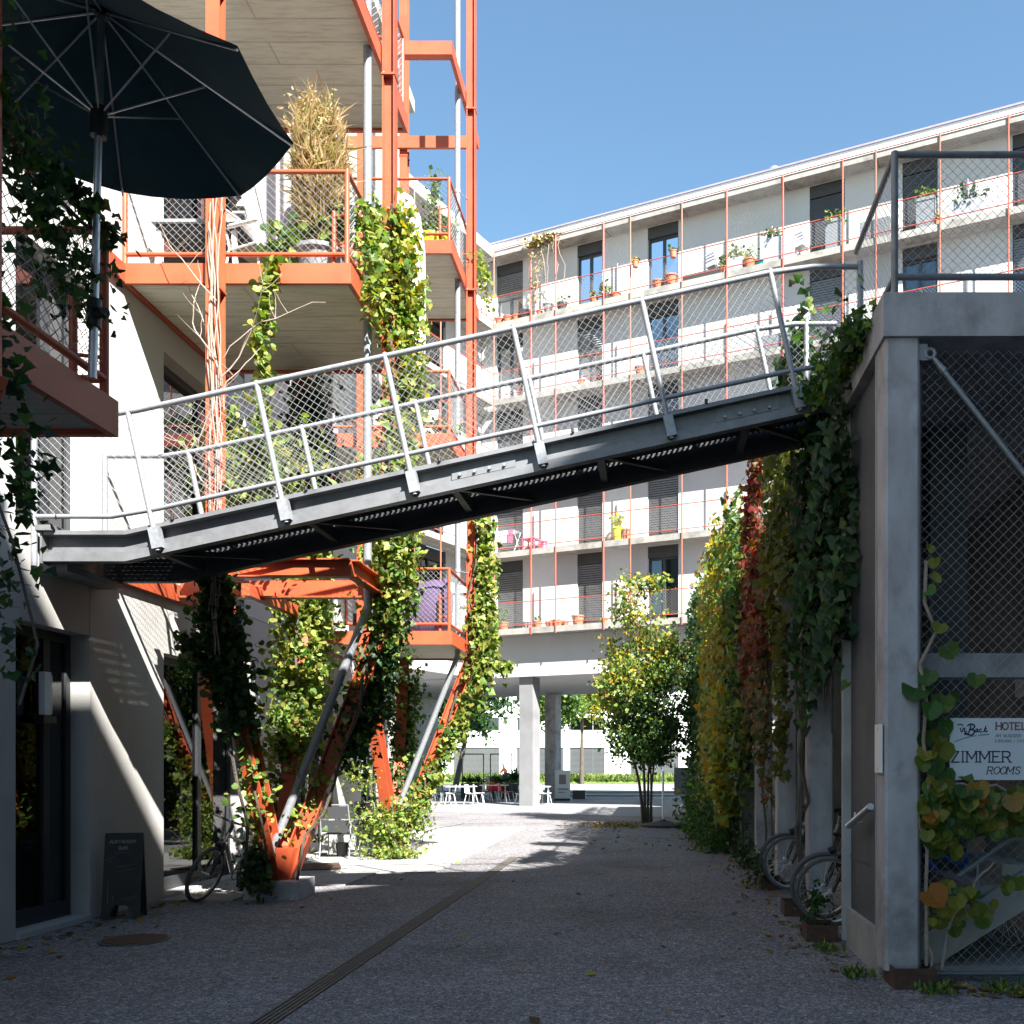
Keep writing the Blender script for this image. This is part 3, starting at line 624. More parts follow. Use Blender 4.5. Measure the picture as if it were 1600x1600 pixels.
# railing on the deck; darker girder steel puts its shade into the colour
XP = XR+0.2
def railing(segs, posts, z0, z1, zf):
    for (p, q) in segs:
        for z in (z0, z1): rb(MB().tube((*p,z),(*q,z),0.026), 'handrail', 'girder', smooth=True)
        rb(MB().wires((*p,z0),(q[0]-p[0],q[1]-p[1],0),(0,0,z1-z0),0.078,0.0019), 'mesh_infill', 'wire')
    for p in posts: rb(MB().tube((*p,zf),(*p,z1+0.02),0.028), 'railing_post', 'girder', smooth=True)
railing([((XP,7.54),(XP+4.4,7.54)), ((XP,7.54),(XP,8.97))], [(XP,7.54),(XP+2.2,7.54)], 5.44, 6.4, 5.03)
railing([((XP,10.2),(XP,32))], [(XP,10.2+2.2*k) for k in range(10)], 5.3, 6.3, 5.03)
# rusty planter troughs along the foot
for i, (y, w) in enumerate([(6.86,0.0),(8.72,0),(10.2,0),(12.4,0),(14.9,0),(17.4,0),(19.8,0)]):
    x0 = XR+0.03 if i == 0 else XR-0.30; L = 0.34 if i == 0 else 0.34
    t = thing('rust_trough', ['rusty steel trough at the foot of the front concrete column','rusty trough beside the stepped kerb below the dark panel','rusty trough with twisted vine trunks at the second column',
        'rusty trough with a small shrub at the third column','rusty trough holding ivy between the third and fourth column','rusty trough of tall herbs under the yellow vine','rusty trough of leafy herbs near the young tree'][i], 'planter', (x0, y, 0), group='rusty troughs along the deck')
    W_ = 0.30 if i == 0 else 0.28; mb = MB()
    mb.box(0,0,0,W_,0.012,0.15).box(0,L-.012,0,W_,L,0.15).box(0,.012,0,0.012,L-.012,0.15).box(W_-.012,.012,0,W_,L-.012,0.15)
    mb.build('side', 'rusty', t); MB().box(0.012,0.012,0,W_-.012,L-.012,0.11).build('earth', 'soil', t)

# ================================================================== FAR WHITE BLOCK with red frame balconies
U = Vector((0.911,-0.412,0)); Nn = Vector((-0.412,-0.911,0)); O = Vector((-6.33,38.0,0))
FB = thing('apartment_building', 'white block with thin red balcony frames, standing on columns over a passage', 'building', tuple(O))
def fpt(t, d, z): return U*t + Nn*d + Vector((0,0,z))      # t along the facade, d outwards from the balcony edge (0), wall at -1
def fbox(mb, t0, t1, d0, d1, z0, z1): return mb.obox(fpt(t0,d0,z0), U*(t1-t0), Nn*(d1-d0), (0,0,z1-z0))
def fb(mb, name, m, parent=None, **k): return mb.build(name, m, parent or FB, **k)
SLABS = [6.75, 9.80, 12.82, 15.85, 18.87]; ROOF = 21.75; TR = 27.0; DW = -0.66; SLT = 0.23
def tpx(px, plane):                                        # facade coordinate of a picture column
    k = (px-1020)/1500; o = O - Nn*(-plane)
    return (k*o.y - o.x)/(U.x - U.y*k)
WPX = [(776,817),(902,941),(1012,1060),(1265,1320),(1410,1465),(1582,1640)]
WT = [(tpx(a,DW), tpx(b,DW)) for a, b in WPX] + [(22.4,23.6)]
PT = [tpx(p,0) for p in (772.5,830.5,868.7,943.7,985.5,1066,1136,1224,1317,1369,1469,1576,1650)]
MESHP = [(1,2),(3,4),(6,7),(8,9),(10,11)]
BLIND = {(0,0):1.0,(0,1):1.0,(1,0):1.0,(1,1):1.0,(1,2):1.0,(3,3):1.0,(2,0):1.0,(2,2):0.3,(3,1):0.3,(4,0):0.3,(2,3):1.0,(3,5):0.3,(0,3):1.0,(4,3):-1,(4,4):-1,(4,5):-1,(2,1):0.3}
zt_list = SLABS[1:]+[ROOF]
for li, z in enumerate(SLABS):
    zf = z+SLT; zc = zt_list[li]; 
    tt = [-0.9]                                            # slab edge pieces between the expansion joints
    for p in PT[1:]: 
        if p-tt[-1] > 1.2: tt.append(p)
    tt[0] = 0.0
    for a, b in zip(tt[:-1], tt[1:]): fb(fbox(MB(), a+0.01, b-0.01, -0.5, 0.0, z, zf), 'slab_edge', 'edge')
    fb(fbox(MB(), -1.0, TR, DW, -0.502, z+0.004, zf-0.004), 'balcony_slab', 'slab')
    e = -1.0
    for wi, (a, b) in enumerate(WT):                        # wall pieces between the door-height windows
        fb(fbox(MB(), e, a, DW-0.3, DW, zf if False else z, zc), 'wall_panel', 'render'); e = b
        fb(fbox(MB(), a, b, DW-0.3, DW-0.02, z, zf+0.05), 'sill', 'slab')
        sh = fb(fbox(MB(), a, b, DW-0.3, DW-0.03, zc-0.42, zc), 'shutter_box', 'shutter')
        w = fbox(MB(), a, a+0.07, DW-0.22, DW-0.12, zf+.05, zc-.42); fbox(w, b-.07, b, DW-.22, DW-.12, zf+.05, zc-.42); fbox(w, (a+b)/2-.05, (a+b)/2+.05, DW-.22, DW-.115, zf+.05, zc-.42)
        fbox(w, a+.07, b-.07, DW-.22, DW-.12, zf+.05, zf+.13); fbox(w, a+.07, b-.07, DW-.22, DW-.12, zc-.5, zc-.42)
        w = fb(w, 'window', 'frame_dark'); fb(fbox(MB(), a+.07, b-.07, DW-.18, DW-.17, zf+.13, zc-.5), 'pane', 'glass', w)
        bl = BLIND.get((li, wi), 0)
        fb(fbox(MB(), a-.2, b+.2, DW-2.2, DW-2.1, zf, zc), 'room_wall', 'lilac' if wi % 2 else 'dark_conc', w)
        if bl:
            sl = MB(); lo = zf+0.12 if bl > 0.5 or bl < 0 else zc-0.42-(zc-zf)*0.35; zz = zc-0.45
            if bl < 0: lo = zf+0.06
            while zz > lo:
                if bl > 0: fbox(sl, a+.03, b-.03, DW-.10, DW-.05, zz-0.012, zz); fbox(sl, a+.03, b-.03, DW-.075, DW-.065, zz-0.055, zz-.012)
                else: fbox(sl, a+.02, b-.02, DW-.10, DW-.055, zz-0.085, zz-.004)
                zz -= 0.088
            fb(sl, 'blind', 'blind' if bl > 0 else 'shutter', w)
        else:
            for (c0, c1) in ((a+.1, a+.42), (b-.42, b-.1)):
                cu = MB(); n = 8
                for q in range(n):
                    ta, tb = c0+(c1-c0)*q/n, c0+(c1-c0)*(q+1)/n; da, db = (DW-.32, DW-.28) if q % 2 else (DW-.28, DW-.32)
                    cu.add([fpt(ta,da,zf+.1), fpt(tb,db,zf+.1), fpt(tb,db,zc-.45), fpt(ta,da,zc-.45)], [(0,1,2,3)])
                fb(cu, 'curtain', 'cloth', w)
    fb(fbox(MB(), e, TR, DW-0.3, DW, z, zc), 'wall_panel', 'render')
    # balcony rails and mesh
    for dz in (0.12, 1.02): fb(MB().tube(fpt(0,0.02,zf+dz), fpt(TR,0.02,zf+dz), 0.017, 6), 'rail', 'redrail')
    fb(MB().wires(fpt(0,0.02,zf+.12), U*TR, (0,0,.9), 0.12, 0.0022), 'mesh_infill', 'wire')
    for (i, j) in MESHP:
        if li in (0,1,4) or (i, j) != (3,4): fb(MB().wires(fpt(PT[i],0.02,zf+1.02), U*(PT[j]-PT[i]), (0,0,zc-zf-1.05), 0.12, 0.0022), 'mesh_infill', 'wire')
    for k in range(5):                                      # thin downpipes on the wall
        tq = (1.55, 5.2, 9.6, 11.3, 17.9)[k]; fb(MB().tube(fpt(tq,DW+.06,zf), fpt(tq,DW+.06,zf+1.55), 0.03, 8), 'wall_pipe', 'lilac')
for t in PT: fb(MB().tube(fpt(t,0.03,SLABS[0]-0.05), fpt(t,0.03,ROOF+0.22), 0.026, 8), 'red_post', 'redrail')
fb(MB().tube(fpt(0,0.03,ROOF+.22), fpt(TR,0.03,ROOF+.22), 0.02, 6), 'rail', 'redrail')
for a, b in zip([0.0]+PT[1::2], PT[1::2]+[TR]): fb(fbox(MB(), a+.012, b-.012, -0.6, 0.0, ROOF-0.02, ROOF+.2), 'roof_edge', 'edge')
fb(fbox(MB(), -1.0, TR, DW+.002, -0.602, ROOF-.016, ROOF+.16), 'soffit', 'render')
rf = fb(fbox(MB(), -1.0, TR, -11, -0.22, ROOF+.202, ROOF+.62), 'roof', 'white')
fb(fbox(MB(), -1.05, TR, -11, -0.17, ROOF+.622, ROOF+.68), 'roof_flashing', 'lilac', rf)
vt = MB(); c = fpt(11.2,-1.2,ROOF+.65); vt.tube(c, c+Vector((0,0,.45)), .14, 14).sphere((c.x,c.y,c.z+.5), .28,.28,.22,8,6); fb(vt, 'roof_vent', 'alu', rf, smooth=True)
fb(fbox(MB(), -1.0, TR, -10.5, -1.302, SLABS[0]+.3, ROOF), 'core', 'dark_conc')
fb(fbox(MB(), -14, TR, -1.3, -.62, 5.15, SLABS[0]-.004), 'transfer_beam', 'render')
fb(fbox(MB(), -14, TR, -10.5, -1.302, 5.2, SLABS[0]+.29), 'passage_soffit', 'render')
for t, d in ((0.72,-1.0),(-3.1,-9.4),(9.0,-1.0),(9.2,-9.4)):
    fb(fbox(MB(), t, t+0.62, d-0.35, d+.2, 0, 5.148), 'pillar', 'pillar' if d > -5 else 'grey_conc')
fb(fbox(MB(), -13.0, -10.4, -10.3, -2.2, 0, 5.19), 'ground_wall', 'slab')
fb(fbox(MB(), 10.4, TR, -10.4, -1.7, 0, 5.148), 'ground_wall', 'panel')
fb(fbox(MB(), 10.2, 10.38, -3.2, -2.0, 0, 4.6), 'door_surround', 'pinkwall')
for q in range(3): fb(MB().tube(fpt(9.9-.22*q,-2.4,0), fpt(9.9-.22*q,-2.4,5.1), .04, 8), 'steel_post', 'alu')
# connecting wing, at right angles, running back towards the concrete block
Wd = Nn; Wl = U*-1
def wbox(mb, s0, s1, d0, d1, z0, z1): return mb.obox(Nn*s0 + U*(-d0*-1) + Vector((0,0,z0)), Nn*(s1-s0), U*(d1-d0), (0,0,z1-z0))
for li, z in enumerate(SLABS):
    zf = z+SLT; zc = zt_list[li]
    fb(wbox(MB(), 0.01, 13, -0.5, 0.0, z+.002, zf-.002), 'slab_edge', 'edge'); fb(wbox(MB(), -1.0, 13, -1.0, -0.502, z+.006, zf-.006), 'balcony_slab', 'slab')
    e = -1.0
    for (a, b) in ((1.7,3.6),(5.2,7.4),(9.0,11.0)):
        fb(wbox(MB(), e, a, -1.3, -1.004, z, zc), 'wall_panel', 'render'); e = b
        fb(wbox(MB(), a, b, -1.3, -1.03, zc-.42, zc), 'shutter_box', 'shutter')
        w = wbox(MB(), a, a+.07, -1.22, -1.12, zf, zc-.42); wbox(w, b-.07, b, -1.22, -1.12, zf, zc-.42); wbox(w, (a+b)/2-.04, (a+b)/2+.04, -1.22, -1.115, zf, zc-.42)
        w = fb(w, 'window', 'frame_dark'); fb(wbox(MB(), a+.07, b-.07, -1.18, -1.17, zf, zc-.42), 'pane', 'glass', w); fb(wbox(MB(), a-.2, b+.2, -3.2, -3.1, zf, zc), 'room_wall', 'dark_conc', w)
    fb(wbox(MB(), e, 13, -1.3, -1.004, z, zc), 'wall_panel', 'render')
    for dz in (.12,1.02): fb(MB().tube(Nn*0.02+Vector((.02,0,zf+dz)), Nn*13+Vector((.02,0,zf+dz)), .017, 6), 'rail', 'redrail')
    fb(MB().wires(Nn*0.02+Vector((.02,0,zf+.12)), Nn*13, (0,0,.9), .12, .0022), 'mesh_infill', 'wire')
for s in (1.5, 3.4, 4.9, 7.0, 9.5): fb(MB().tube(Nn*s+Vector((.02,0,SLABS[0])), Nn*s+Vector((.02,0,ROOF+.2)), .026, 8), 'red_post', 'redrail')
fb(wbox(MB(), 0.0, 13, -.98, 0.0, ROOF-.02, ROOF+.2), 'roof_edge', 'slab'); fb(wbox(MB(), -.2, 13, -9, -.22, ROOF+.204, ROOF+.615), 'roof', 'white')
fb(wbox(MB(), 0.0, 13, -9, -3.25, SLABS[0]+.3, ROOF), 'core', 'dark_conc')
fb(wbox(MB(), -.9, 13, -1.28, -1.006, 5.15, SLABS[0]-.006), 'transfer_beam', 'render')
fb(wbox(MB(), -1.25, 13, -8, -1.285, 5.21, SLABS[0]+.28), 'passage_soffit', 'render')
# scalloped striped awning on the wing
aw = thing('striped_awning', 'folded awning with a black and white striped valance on the wing balcony', 'awning', tuple(O + Nn*5.0 + U*0.05 + Vector((0,0,SLABS[4]-0.12))))
MB().obox(Nn*-2.3 + U*-.04,(Nn*4.6),U*.12,(0,0,.1)).build('case', 'alu', aw)
for k in range(23): MB().obox(Nn*(-2.3+.2*k) + U*.09 + Vector((0,0,-.22)), Nn*.2, U*.01, (0,0,.22)).build('stripe', 'white' if k % 2 else 'black', aw)

# ================================================================== OFFICE BEYOND THE STREET
OF = thing('office_building', 'long bright white office building beyond the street, with grey blinds in wide windows', 'building', (-8, 96, 0))
def ob(mb, name, m, parent=None): 
    mb.v = [(p[0]+8, p[1]-96, p[2]) for p in mb.v]; return mb.build(name, m, parent or OF)
def opx(px): return (px-1020)*96/1500
rows = [(0.5,3.45,[(560,590),(605,690),(708,780),(807,880),(890,945),(985,1060)]),(5.1,6.45,[(600,660),(716,780),(807,832),(852,875),(890,945),(985,1060)]),(8.9,10.4,[(600,660),(716,780),(807,875),(890,945),(985,1060)])]
zl = 0
for ri, (za, zb_, ws) in enumerate(rows):
    znext = rows[ri+1][0] if ri < 2 else 16
    ob(MB().box(-60, 96, zl, 40, 100, za), 'wall_band', 'white'); e = -60
    for (a, b) in ws:
        xa, xb = opx(a), opx(b); ob(MB().box(e, 96, za, xa, 100, zb_), 'wall_band', 'white'); e = xb
        w = ob(MB().box(xa,96.2,za,xa+.08,96.35,zb_).box(xb-.08,96.2,za,xb,96.35,zb_).box(xa+(xb-xa)*.66-.05,96.2,za,xa+(xb-xa)*.66+.05,96.36,zb_).box(xa,96.2,za,xb,96.35,za+.1), 'window', 'alu')
        ob(MB().box(xa,96.9,za,xb,97,zb_), 'room_wall', 'lilac', w); ob(MB().box(xa+.08,96.27,za+.1,xb-.08,96.28,zb_), 'pane', 'glass', w)
        if ri == 0:
            s = MB(); z = zb_
            while z > za+0.35: s.box(xa+.05, 96.1, z-.09, xb-.05, 96.16, z-.012); z -= 0.12
            ob(s, 'blind', 'blind_l', w)
    ob(MB().box(e, 96, za, 40, 100, zb_), 'wall_band', 'white'); zl = zb_
ob(MB().box(-60, 96, zl, 40, 100, 14), 'wall_band', 'white'); ob(MB().box(-60, 100.01, 0, 40, 112, 14), 'core', 'white')

# ================================================================== UNSEEN BLOCK BEHIND THE CAMERA (added and shaped to keep the near yard in shade)
EB = Vector((0.857,0.514,0)); NBv = Vector((0.514,-0.857,0))
HB = thing('apartment_building', 'unseen tall plain dark block added to shade the near yard, opposite the white block', 'building', (6.6, -6.0, 0))
HH = 20.0
C0 = Vector((6.6,-6.0,0)); fp = [(1.5,-5.95),(7.5,-5.95),(9.6,-3.6),(17,7.24),(28,0),(14,-22),(1.5,-18)]
MB().prism([Vector((x,y,0))-C0 for x, y in fp], (0,0,HH)).build('wall', 'shade_block', HB)
for (pa, pb, nk) in ((fp[0],fp[1],2),(fp[2],fp[3],5)):
    pa, pb = Vector((*pa,0)), Vector((*pb,0)); e = (pb-pa).normalized(); nn = Vector((e.y,-e.x,0)); L = (pb-pa).length
    for fl_ in range(6):
        for k in range(nk):
            o = pa - C0 + e*(0.8+k*(L-.8)/nk) - nn*0.03 + Vector((0,0,0.9+3.0*fl_))
            w = MB().obox(o, e*1.4, nn*0.02, (0,0,1.8)).build('window', 'frame_dark', HB); MB().obox(o+e*.08-nn*.012+Vector((0,0,.08)), e*1.24, nn*.01, (0,0,1.64)).build('pane', 'glass', w)
# ================================================================== VEGETATION
def plant(name, label, cat, base, group=None): return thing(name, label, cat, tuple(base), group=group)
def loc(P, base): return np.asarray(P, float) - np.array(tuple(base))
def vine(name, label, base, chunks, stems=(), cat='vine', group=None, stem_r=0.012, stem_m='bark'):
    """chunks: (points, size, palette, kind, weights, normal)"""
    t = plant(name, label, cat, base, group)
    for c in chunks:
        c = (c[0], c[1], list(c[2])*3+[(0.10,0.11,0.03)], *c[3:])       # a few dull leaves in every vine
        P, s, pal, kind = c[:4]; w = c[4] if len(c) > 4 else None; nr = c[5] if len(c) > 5 else None
        P = np.asarray(P, float); P = np.concatenate([P, P[::2]+rng.normal(size=P[::2].shape)*.05])
        leaves('foliage', t, loc(P, base), s*.8, pal, kind, w=w, nrm=nr)
    for pts, r in stems:
        MB().path([tuple(Vector(p)-Vector(base)) for p in pts], r, 6).build('stem', stem_m, t, smooth=True)
    return t
def wob(p, q, n, a):
    p, q = np.array(tuple(p), float), np.array(tuple(q), float)
    t = np.linspace(0, 1, n)[:,None]; pts = p+(q-p)*t; pts[1:-1] += rng.normal(size=(n-2,3))*a; return [tuple(x) for x in pts]
LY = LIME+[(0.26,0.25,0.05)]
# --- shaded ivy on the near-left balcony
b0 = (-3.25, 4.6, 3.7)
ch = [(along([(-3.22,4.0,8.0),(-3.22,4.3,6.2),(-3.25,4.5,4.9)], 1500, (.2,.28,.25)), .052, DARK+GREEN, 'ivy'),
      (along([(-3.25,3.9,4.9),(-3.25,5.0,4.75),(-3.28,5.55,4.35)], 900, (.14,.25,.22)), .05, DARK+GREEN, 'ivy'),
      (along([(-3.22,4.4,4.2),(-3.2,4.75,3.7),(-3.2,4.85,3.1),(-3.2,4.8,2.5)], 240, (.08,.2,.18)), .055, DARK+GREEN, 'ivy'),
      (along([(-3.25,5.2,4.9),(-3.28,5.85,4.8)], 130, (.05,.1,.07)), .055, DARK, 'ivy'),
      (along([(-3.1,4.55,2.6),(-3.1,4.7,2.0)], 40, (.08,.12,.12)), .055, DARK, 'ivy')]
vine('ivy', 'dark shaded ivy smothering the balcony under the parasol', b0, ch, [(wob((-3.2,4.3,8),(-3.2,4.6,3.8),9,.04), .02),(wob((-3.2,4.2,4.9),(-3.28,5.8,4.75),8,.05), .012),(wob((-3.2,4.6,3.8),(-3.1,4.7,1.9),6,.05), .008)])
# --- dry stems on the front column of the middle tower
b1 = (-4.74, 10.3, 3.6); stems = []
for k in range(8):
    a0 = rng.uniform(0, 6.28); z0 = rng.uniform(2.6, 3.6); z1 = rng.uniform(7.0, 8.4); pts = []
    for q in range(16):
        z = z0+(z1-z0)*q/15; r = 0.10+0.02*math.sin(q*1.3+k); pts.append((-4.69+r*math.cos(a0+q*.28)*.6+.012*math.sin(q*2.1+k*3), 10.33-abs(r*math.sin(a0+q*.28))*.6-.03, z))
    stems.append((pts, rng.uniform(.005,.010)))
def twig(p, d, n, L, r): 
    pts = [np.array(p, float)]; d = np.array(d, float)
    for i in range(n): d = d+rng.normal(size=3)*.18; pts.append(pts[-1]+d/np.linalg.norm(d)*L/n)
    return [tuple(x) for x in pts], list(np.linspace(r, r*.35, n+1))
for (px, py, d) in ((340,575,(-.5,0,1)),(338,560,(-.8,0,1)),(345,590,(.5,0,1)),(330,640,(-.3,0,-1)),(350,560,(.6,-.1,1)),(345,330,(.5,0,1.2)),(338,470,(-.6,-.1,.8)),(350,640,(.5,0,.9)),(325,760,(-.5,0,.4))):
    p = at(px, py, 10.2); stems.append(twig(p, d, 9, rng.uniform(.8,1.5), .009)); b_ = stems[-1][0]
    for q in range(3):
        j = rng.integers(2, 8); stems.append(twig(b_[j], (rng.normal()*.7, -.05, 1), 4, .3, .004))
vine('dry_creeper', 'leafless dry creeper stems tangled round an orange column', b1, [], stems, cat='creeper', stem_m='stem')
# --- thin hop strand and bush in front of the middle tower
s1 = [at(428,405,10.4), at(405,520,10.4), at(415,600,10.4), at(405,690,10.4)]
vine('hop_vine', 'thin hanging strand of lime green leaves below the orange balcony', s1[3], [(along(s1, 300, .075), .078, LY, 'heart')], [(s1, .007)])
bs = at(400, 740, 10.7)
vine('climbing_shrub', 'loose lime green bush behind the bridge mesh beside the dry creeper', bs, [(along([at(360,690,10.8),at(410,720,10.9),at(470,740,11.0)], 900, (.34,.3,.38)), .068, LY, 'heart'), (along([at(345,760,10.8),at(400,790,10.8)], 260, (.25,.25,.2)), .068, LY, 'heart')],
     [(wob(at(400,800,10.7), at(370,660,10.8), 6, .05), .01), (wob(at(410,800,10.9), at(460,690,11), 6, .05), .01)], cat='shrub')
# --- ivy on the front leg of the middle tower
la = [(-4.58,11.55,.5),(-4.66,10.95,1.9),(-4.74,10.35,3.5)]
vine('ivy', 'dark ivy thick around the nearest orange leg beside the bicycle', (-4.6,11.5,.2), [
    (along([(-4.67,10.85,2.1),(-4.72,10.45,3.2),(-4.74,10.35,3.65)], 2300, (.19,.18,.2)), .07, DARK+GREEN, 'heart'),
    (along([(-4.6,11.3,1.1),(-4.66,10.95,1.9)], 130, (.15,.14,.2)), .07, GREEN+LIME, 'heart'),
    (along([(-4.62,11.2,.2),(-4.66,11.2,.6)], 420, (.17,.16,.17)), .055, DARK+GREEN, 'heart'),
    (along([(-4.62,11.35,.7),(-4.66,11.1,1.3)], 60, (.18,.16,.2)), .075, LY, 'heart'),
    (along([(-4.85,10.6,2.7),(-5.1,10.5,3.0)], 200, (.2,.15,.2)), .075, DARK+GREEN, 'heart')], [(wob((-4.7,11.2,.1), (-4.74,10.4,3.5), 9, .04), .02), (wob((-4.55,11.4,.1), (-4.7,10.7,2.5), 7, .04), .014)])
# --- vine on the outer column of the middle tower, over the balcony corner and down the outer leg
oc = (-3.2,11.72,3.0)
sd = np.stack([np.full(1000,-3.24)+rng.normal(size=1000)*.05, rng.uniform(10.75,12.9,1000), rng.uniform(0,1,1000)], 1); top_ = 8.15-np.abs(sd[:,1]-11.2)*.25; sd[:,2] = 6.7+(top_-6.7)*sd[:,2]**.8
vine('climbing_vine', 'sunlit yellow green vine covering the outer orange column and balcony corner behind the bridge', oc, [
    (sd, .085, LY, 'ivy'), (along([(-3.1,11.75,8.3),(-3.05,11.8,7.4),(-3.02,11.85,6.0)], 1700, (.17,.22,.3)), .085, LY+YELL[:1], 'ivy'),
    (along([(-3.12,11.72,6.0),(-3.12,11.72,4.6)], 650, (.22,.22,.3)), .085, LY, 'ivy'),
    (along([(-3.12,11.72,4.75),(-3.15,11.7,3.7),(-3.3,11.7,3.3)], 1300, (.24,.26,.25)), .085, LY+GREEN[:1], 'ivy'),
    (along([(-3.2,11.8,3.3),(-3.52,11.85,2.4),(-3.8,11.85,1.75)], 1700, (.24,.22,.24)), .075, GREEN+DARK+LIME[:1], 'ivy'),
    (along([(-3.95,11.72,1.6),(-4.3,11.72,.8)], 110, (.18,.16,.18)), .075, LY, 'ivy')],
    [(wob((-4.3,11.6,.2), (-3.2,11.6,3.5), 9, .04), .018), (wob((-3.18,11.62,3.4), (-3.16,11.62,8.4), 12, .03), .016)])
# --- back leg vine of the middle tower
vine('climbing_vine', 'bright lime vine on the back leg and rear column behind the first orange leg', (-4.7,13.0,1.0), [
    (along([(-4.72,13.0,4.7),(-4.72,13.0,3.4),(-4.68,12.7,2.6)], 2600, (.34,.30,.3)), .072, LY, 'heart'),
    (along([(-4.68,12.7,2.8),(-4.62,12.2,1.6)], 1100, (.3,.28,.3)), .07, LY+GREEN[:1], 'heart'),
    (along([(-4.9,12.5,1.2),(-4.6,12.1,.7)], 300, (.22,.22,.25)), .07, LY+YELL[:1], 'heart'),
    (along([(-4.62,12.9,6.6),(-4.6,12.95,5.2)], 1300, (.28,.2,.35)), .08, DARK, 'ivy')], [(wob((-4.6,12.0,.1), (-4.72,13.0,4.6), 10, .05), .016)])
# --- third tower vine
tc = (-3.2,17.0,3.0)
vine('climbing_vine', 'sunny vine on the outer column and slanting leg beside the purple bag', tc, [
    (along([(-3.0,17,6.1),(-2.98,17,5.0),(-2.98,17,3.9)], 800, (.16,.2,.3)), .10, LY, 'ivy'),
    (along([(-3.05,16.95,4.3),(-2.95,16.9,3.5),(-3.15,17,2.9)], 650, (.24,.24,.3)), .10, LY, 'ivy'),
    (along([(-3.15,17,3.0),(-3.7,17,1.8),(-4.3,17,.7)], 800, (.17,.18,.2)), .095, LY+GREEN[:1], 'ivy'),
    (along([(-2.8,16.9,3.3),(-2.6,16.9,3.35)], 90, (.16,.1,.08)), .1, LY, 'ivy')], [(wob((-4.4,16.9,.1), (-3.2,16.9,3.5), 9, .05), .016), (wob((-3.16,16.9,3.4), (-3.16,16.9,6.0), 7, .04), .014)])
vine('rose_bush', 'feathery lime shrub with reddish stems around the foot of the second orange legs', (-4.6,16.7,.0), [
    (along([(-4.9,16.4,.7),(-4.5,16.5,.5),(-4.1,16.7,.75)], 1300, (.34,.3,.36)), .07, LY+LIME, 'kite'), (along([(-4.95,16.3,1.3),(-5.0,16.2,1.6)], 260, (.25,.2,.16)), .06, LY, 'kite'),
    (along([(-4.6,16.2,.15),(-4.2,16.3,.12)], 420, (.35,.2,.08)), .06, LY, 'kite')],
    [twig((-4.6+.1*k,16.5,0), (rng.normal()*.5, rng.normal()*.3, 1), 7, 1.3, .012) for k in range(6)], cat='shrub')
vine('climbing_vine', 'dull green vine on the shaded rear leg of the second tower', (-4.7,18.2,1.2), [(along([(-4.7,18.3,3.3),(-4.66,17.9,2.2),(-4.6,17.4,1.2)], 1500, (.28,.26,.3)), .085, GREEN+LIME[:1], 'kite')], [(wob((-4.6,17.2,.1), (-4.7,18.3,3.4), 8, .05), .014)])
vine('climbing_vine', 'pale vine trailing on the front column of the second tower behind the bridge mesh', (-4.7,15.7,4.0), [(along([(-4.65,15.6,6.6),(-4.62,15.65,5.0),(-4.6,15.65,4.2)], 420, (.2,.15,.3)), .09, LY, 'ivy')], [(wob((-4.68,15.62,3.6), (-4.68,15.62,6.6), 8, .04), .01)])
vine('trailing_vine', 'small vine creeping along the right mesh of the yellow pot balcony', (-3.28,17.6,10.2), [(along([(-3.25,17.0,10.5),(-3.2,18.0,11.0),(-3.1,18.3,10.3)], 260, (.1,.3,.2)), .07, LY, 'kite')], [(wob((-3.26,17,10.3), (-3.2,18.2,11), 6, .04), .006)])
# --- right-hand wall: hanging creepers
def sheet(n, y0, y1, ztop, zbot_, x0, x1, seed=0.0):
    y = rng.uniform(y0, y1, n); u = rng.uniform(0, 1, n)**.8
    zb = zbot_ + .45*np.sin(y*2.1+seed) + .3*np.sin(y*5.3+seed*2) ; zt = ztop+.12*np.sin(y*3.3+seed)
    z = zt+(zb-zt)*u; return np.stack([rng.uniform(x0, x1, n)+.07*np.sin(z*4+y*3), y, z], 1)
bw = (XR, 9.2, 5.0)
t = vine('boston_ivy', 'dark green boston ivy curtain hanging beside the front column under the bridge end', bw, [(sheet(1500, 8.15, 10.5, 5.15, 2.7, 1.60, 1.74, 1.), .11, DARK, 'ivy', None, (-1,-.5,.3)), (along([(1.62,7.5,5.0),(1.6,8.2,5.08),(1.5,8.9,5.05)], 900, (.13,.4,.13)), .06, GREEN+LIME[:1], 'ivy')],
     [(wob((1.68,9.3,5), (1.66,9.3,2.2), 8, .04), .01), (wob((1.66,8.6,5), (1.62,8.7,1.9), 8, .04), .008)])
Pl = sheet(295, 8.1, 10.4, 5.0, 2.35, 1.50, 1.62, 1.)
for p in Pl:
    c = DARK[rng.integers(3)] if rng.random() < .65 else GREEN[rng.integers(3)]
    single_leaf(t, Vector(p)-Vector(bw), rng.uniform(.085,.125), (-1+rng.normal()*.35,-.7+rng.normal()*.35,.35+rng.normal()*.25), tuple(np.array(c)*rng.uniform(.8,1.3)), 'ivy', (rng.normal()*.2,rng.normal()*.2,-1))
vine('boston_ivy', 'olive yellow creeper between the second and third deck columns', (XR,11.8,5.0), [(sheet(1200, 10.9, 13.1, 5.9, 3.7, 1.50, 1.68, 2.), .10, [(0.10,0.12,0.02),(0.14,0.14,0.02),(0.06,0.09,0.02)], 'ivy', None, (-1,-.5,.2)), (along([(1.6,11.9,3.6),(1.62,12.1,2.4),(1.62,12.3,1.6)], 300, (.06,.25,.3)), .09, [(0.10,0.12,0.03),(0.15,0.14,0.03)], 'ivy')],
     [(wob((1.66,10.38,.1), (1.64,10.6,5), 10, .05), .02), (wob((1.6,10.3,.1), (1.62,10.45,3.2), 9, .06), .022), (wob((1.63,10.28,.1), (1.6,10.9,4.5), 9, .06), .015)])
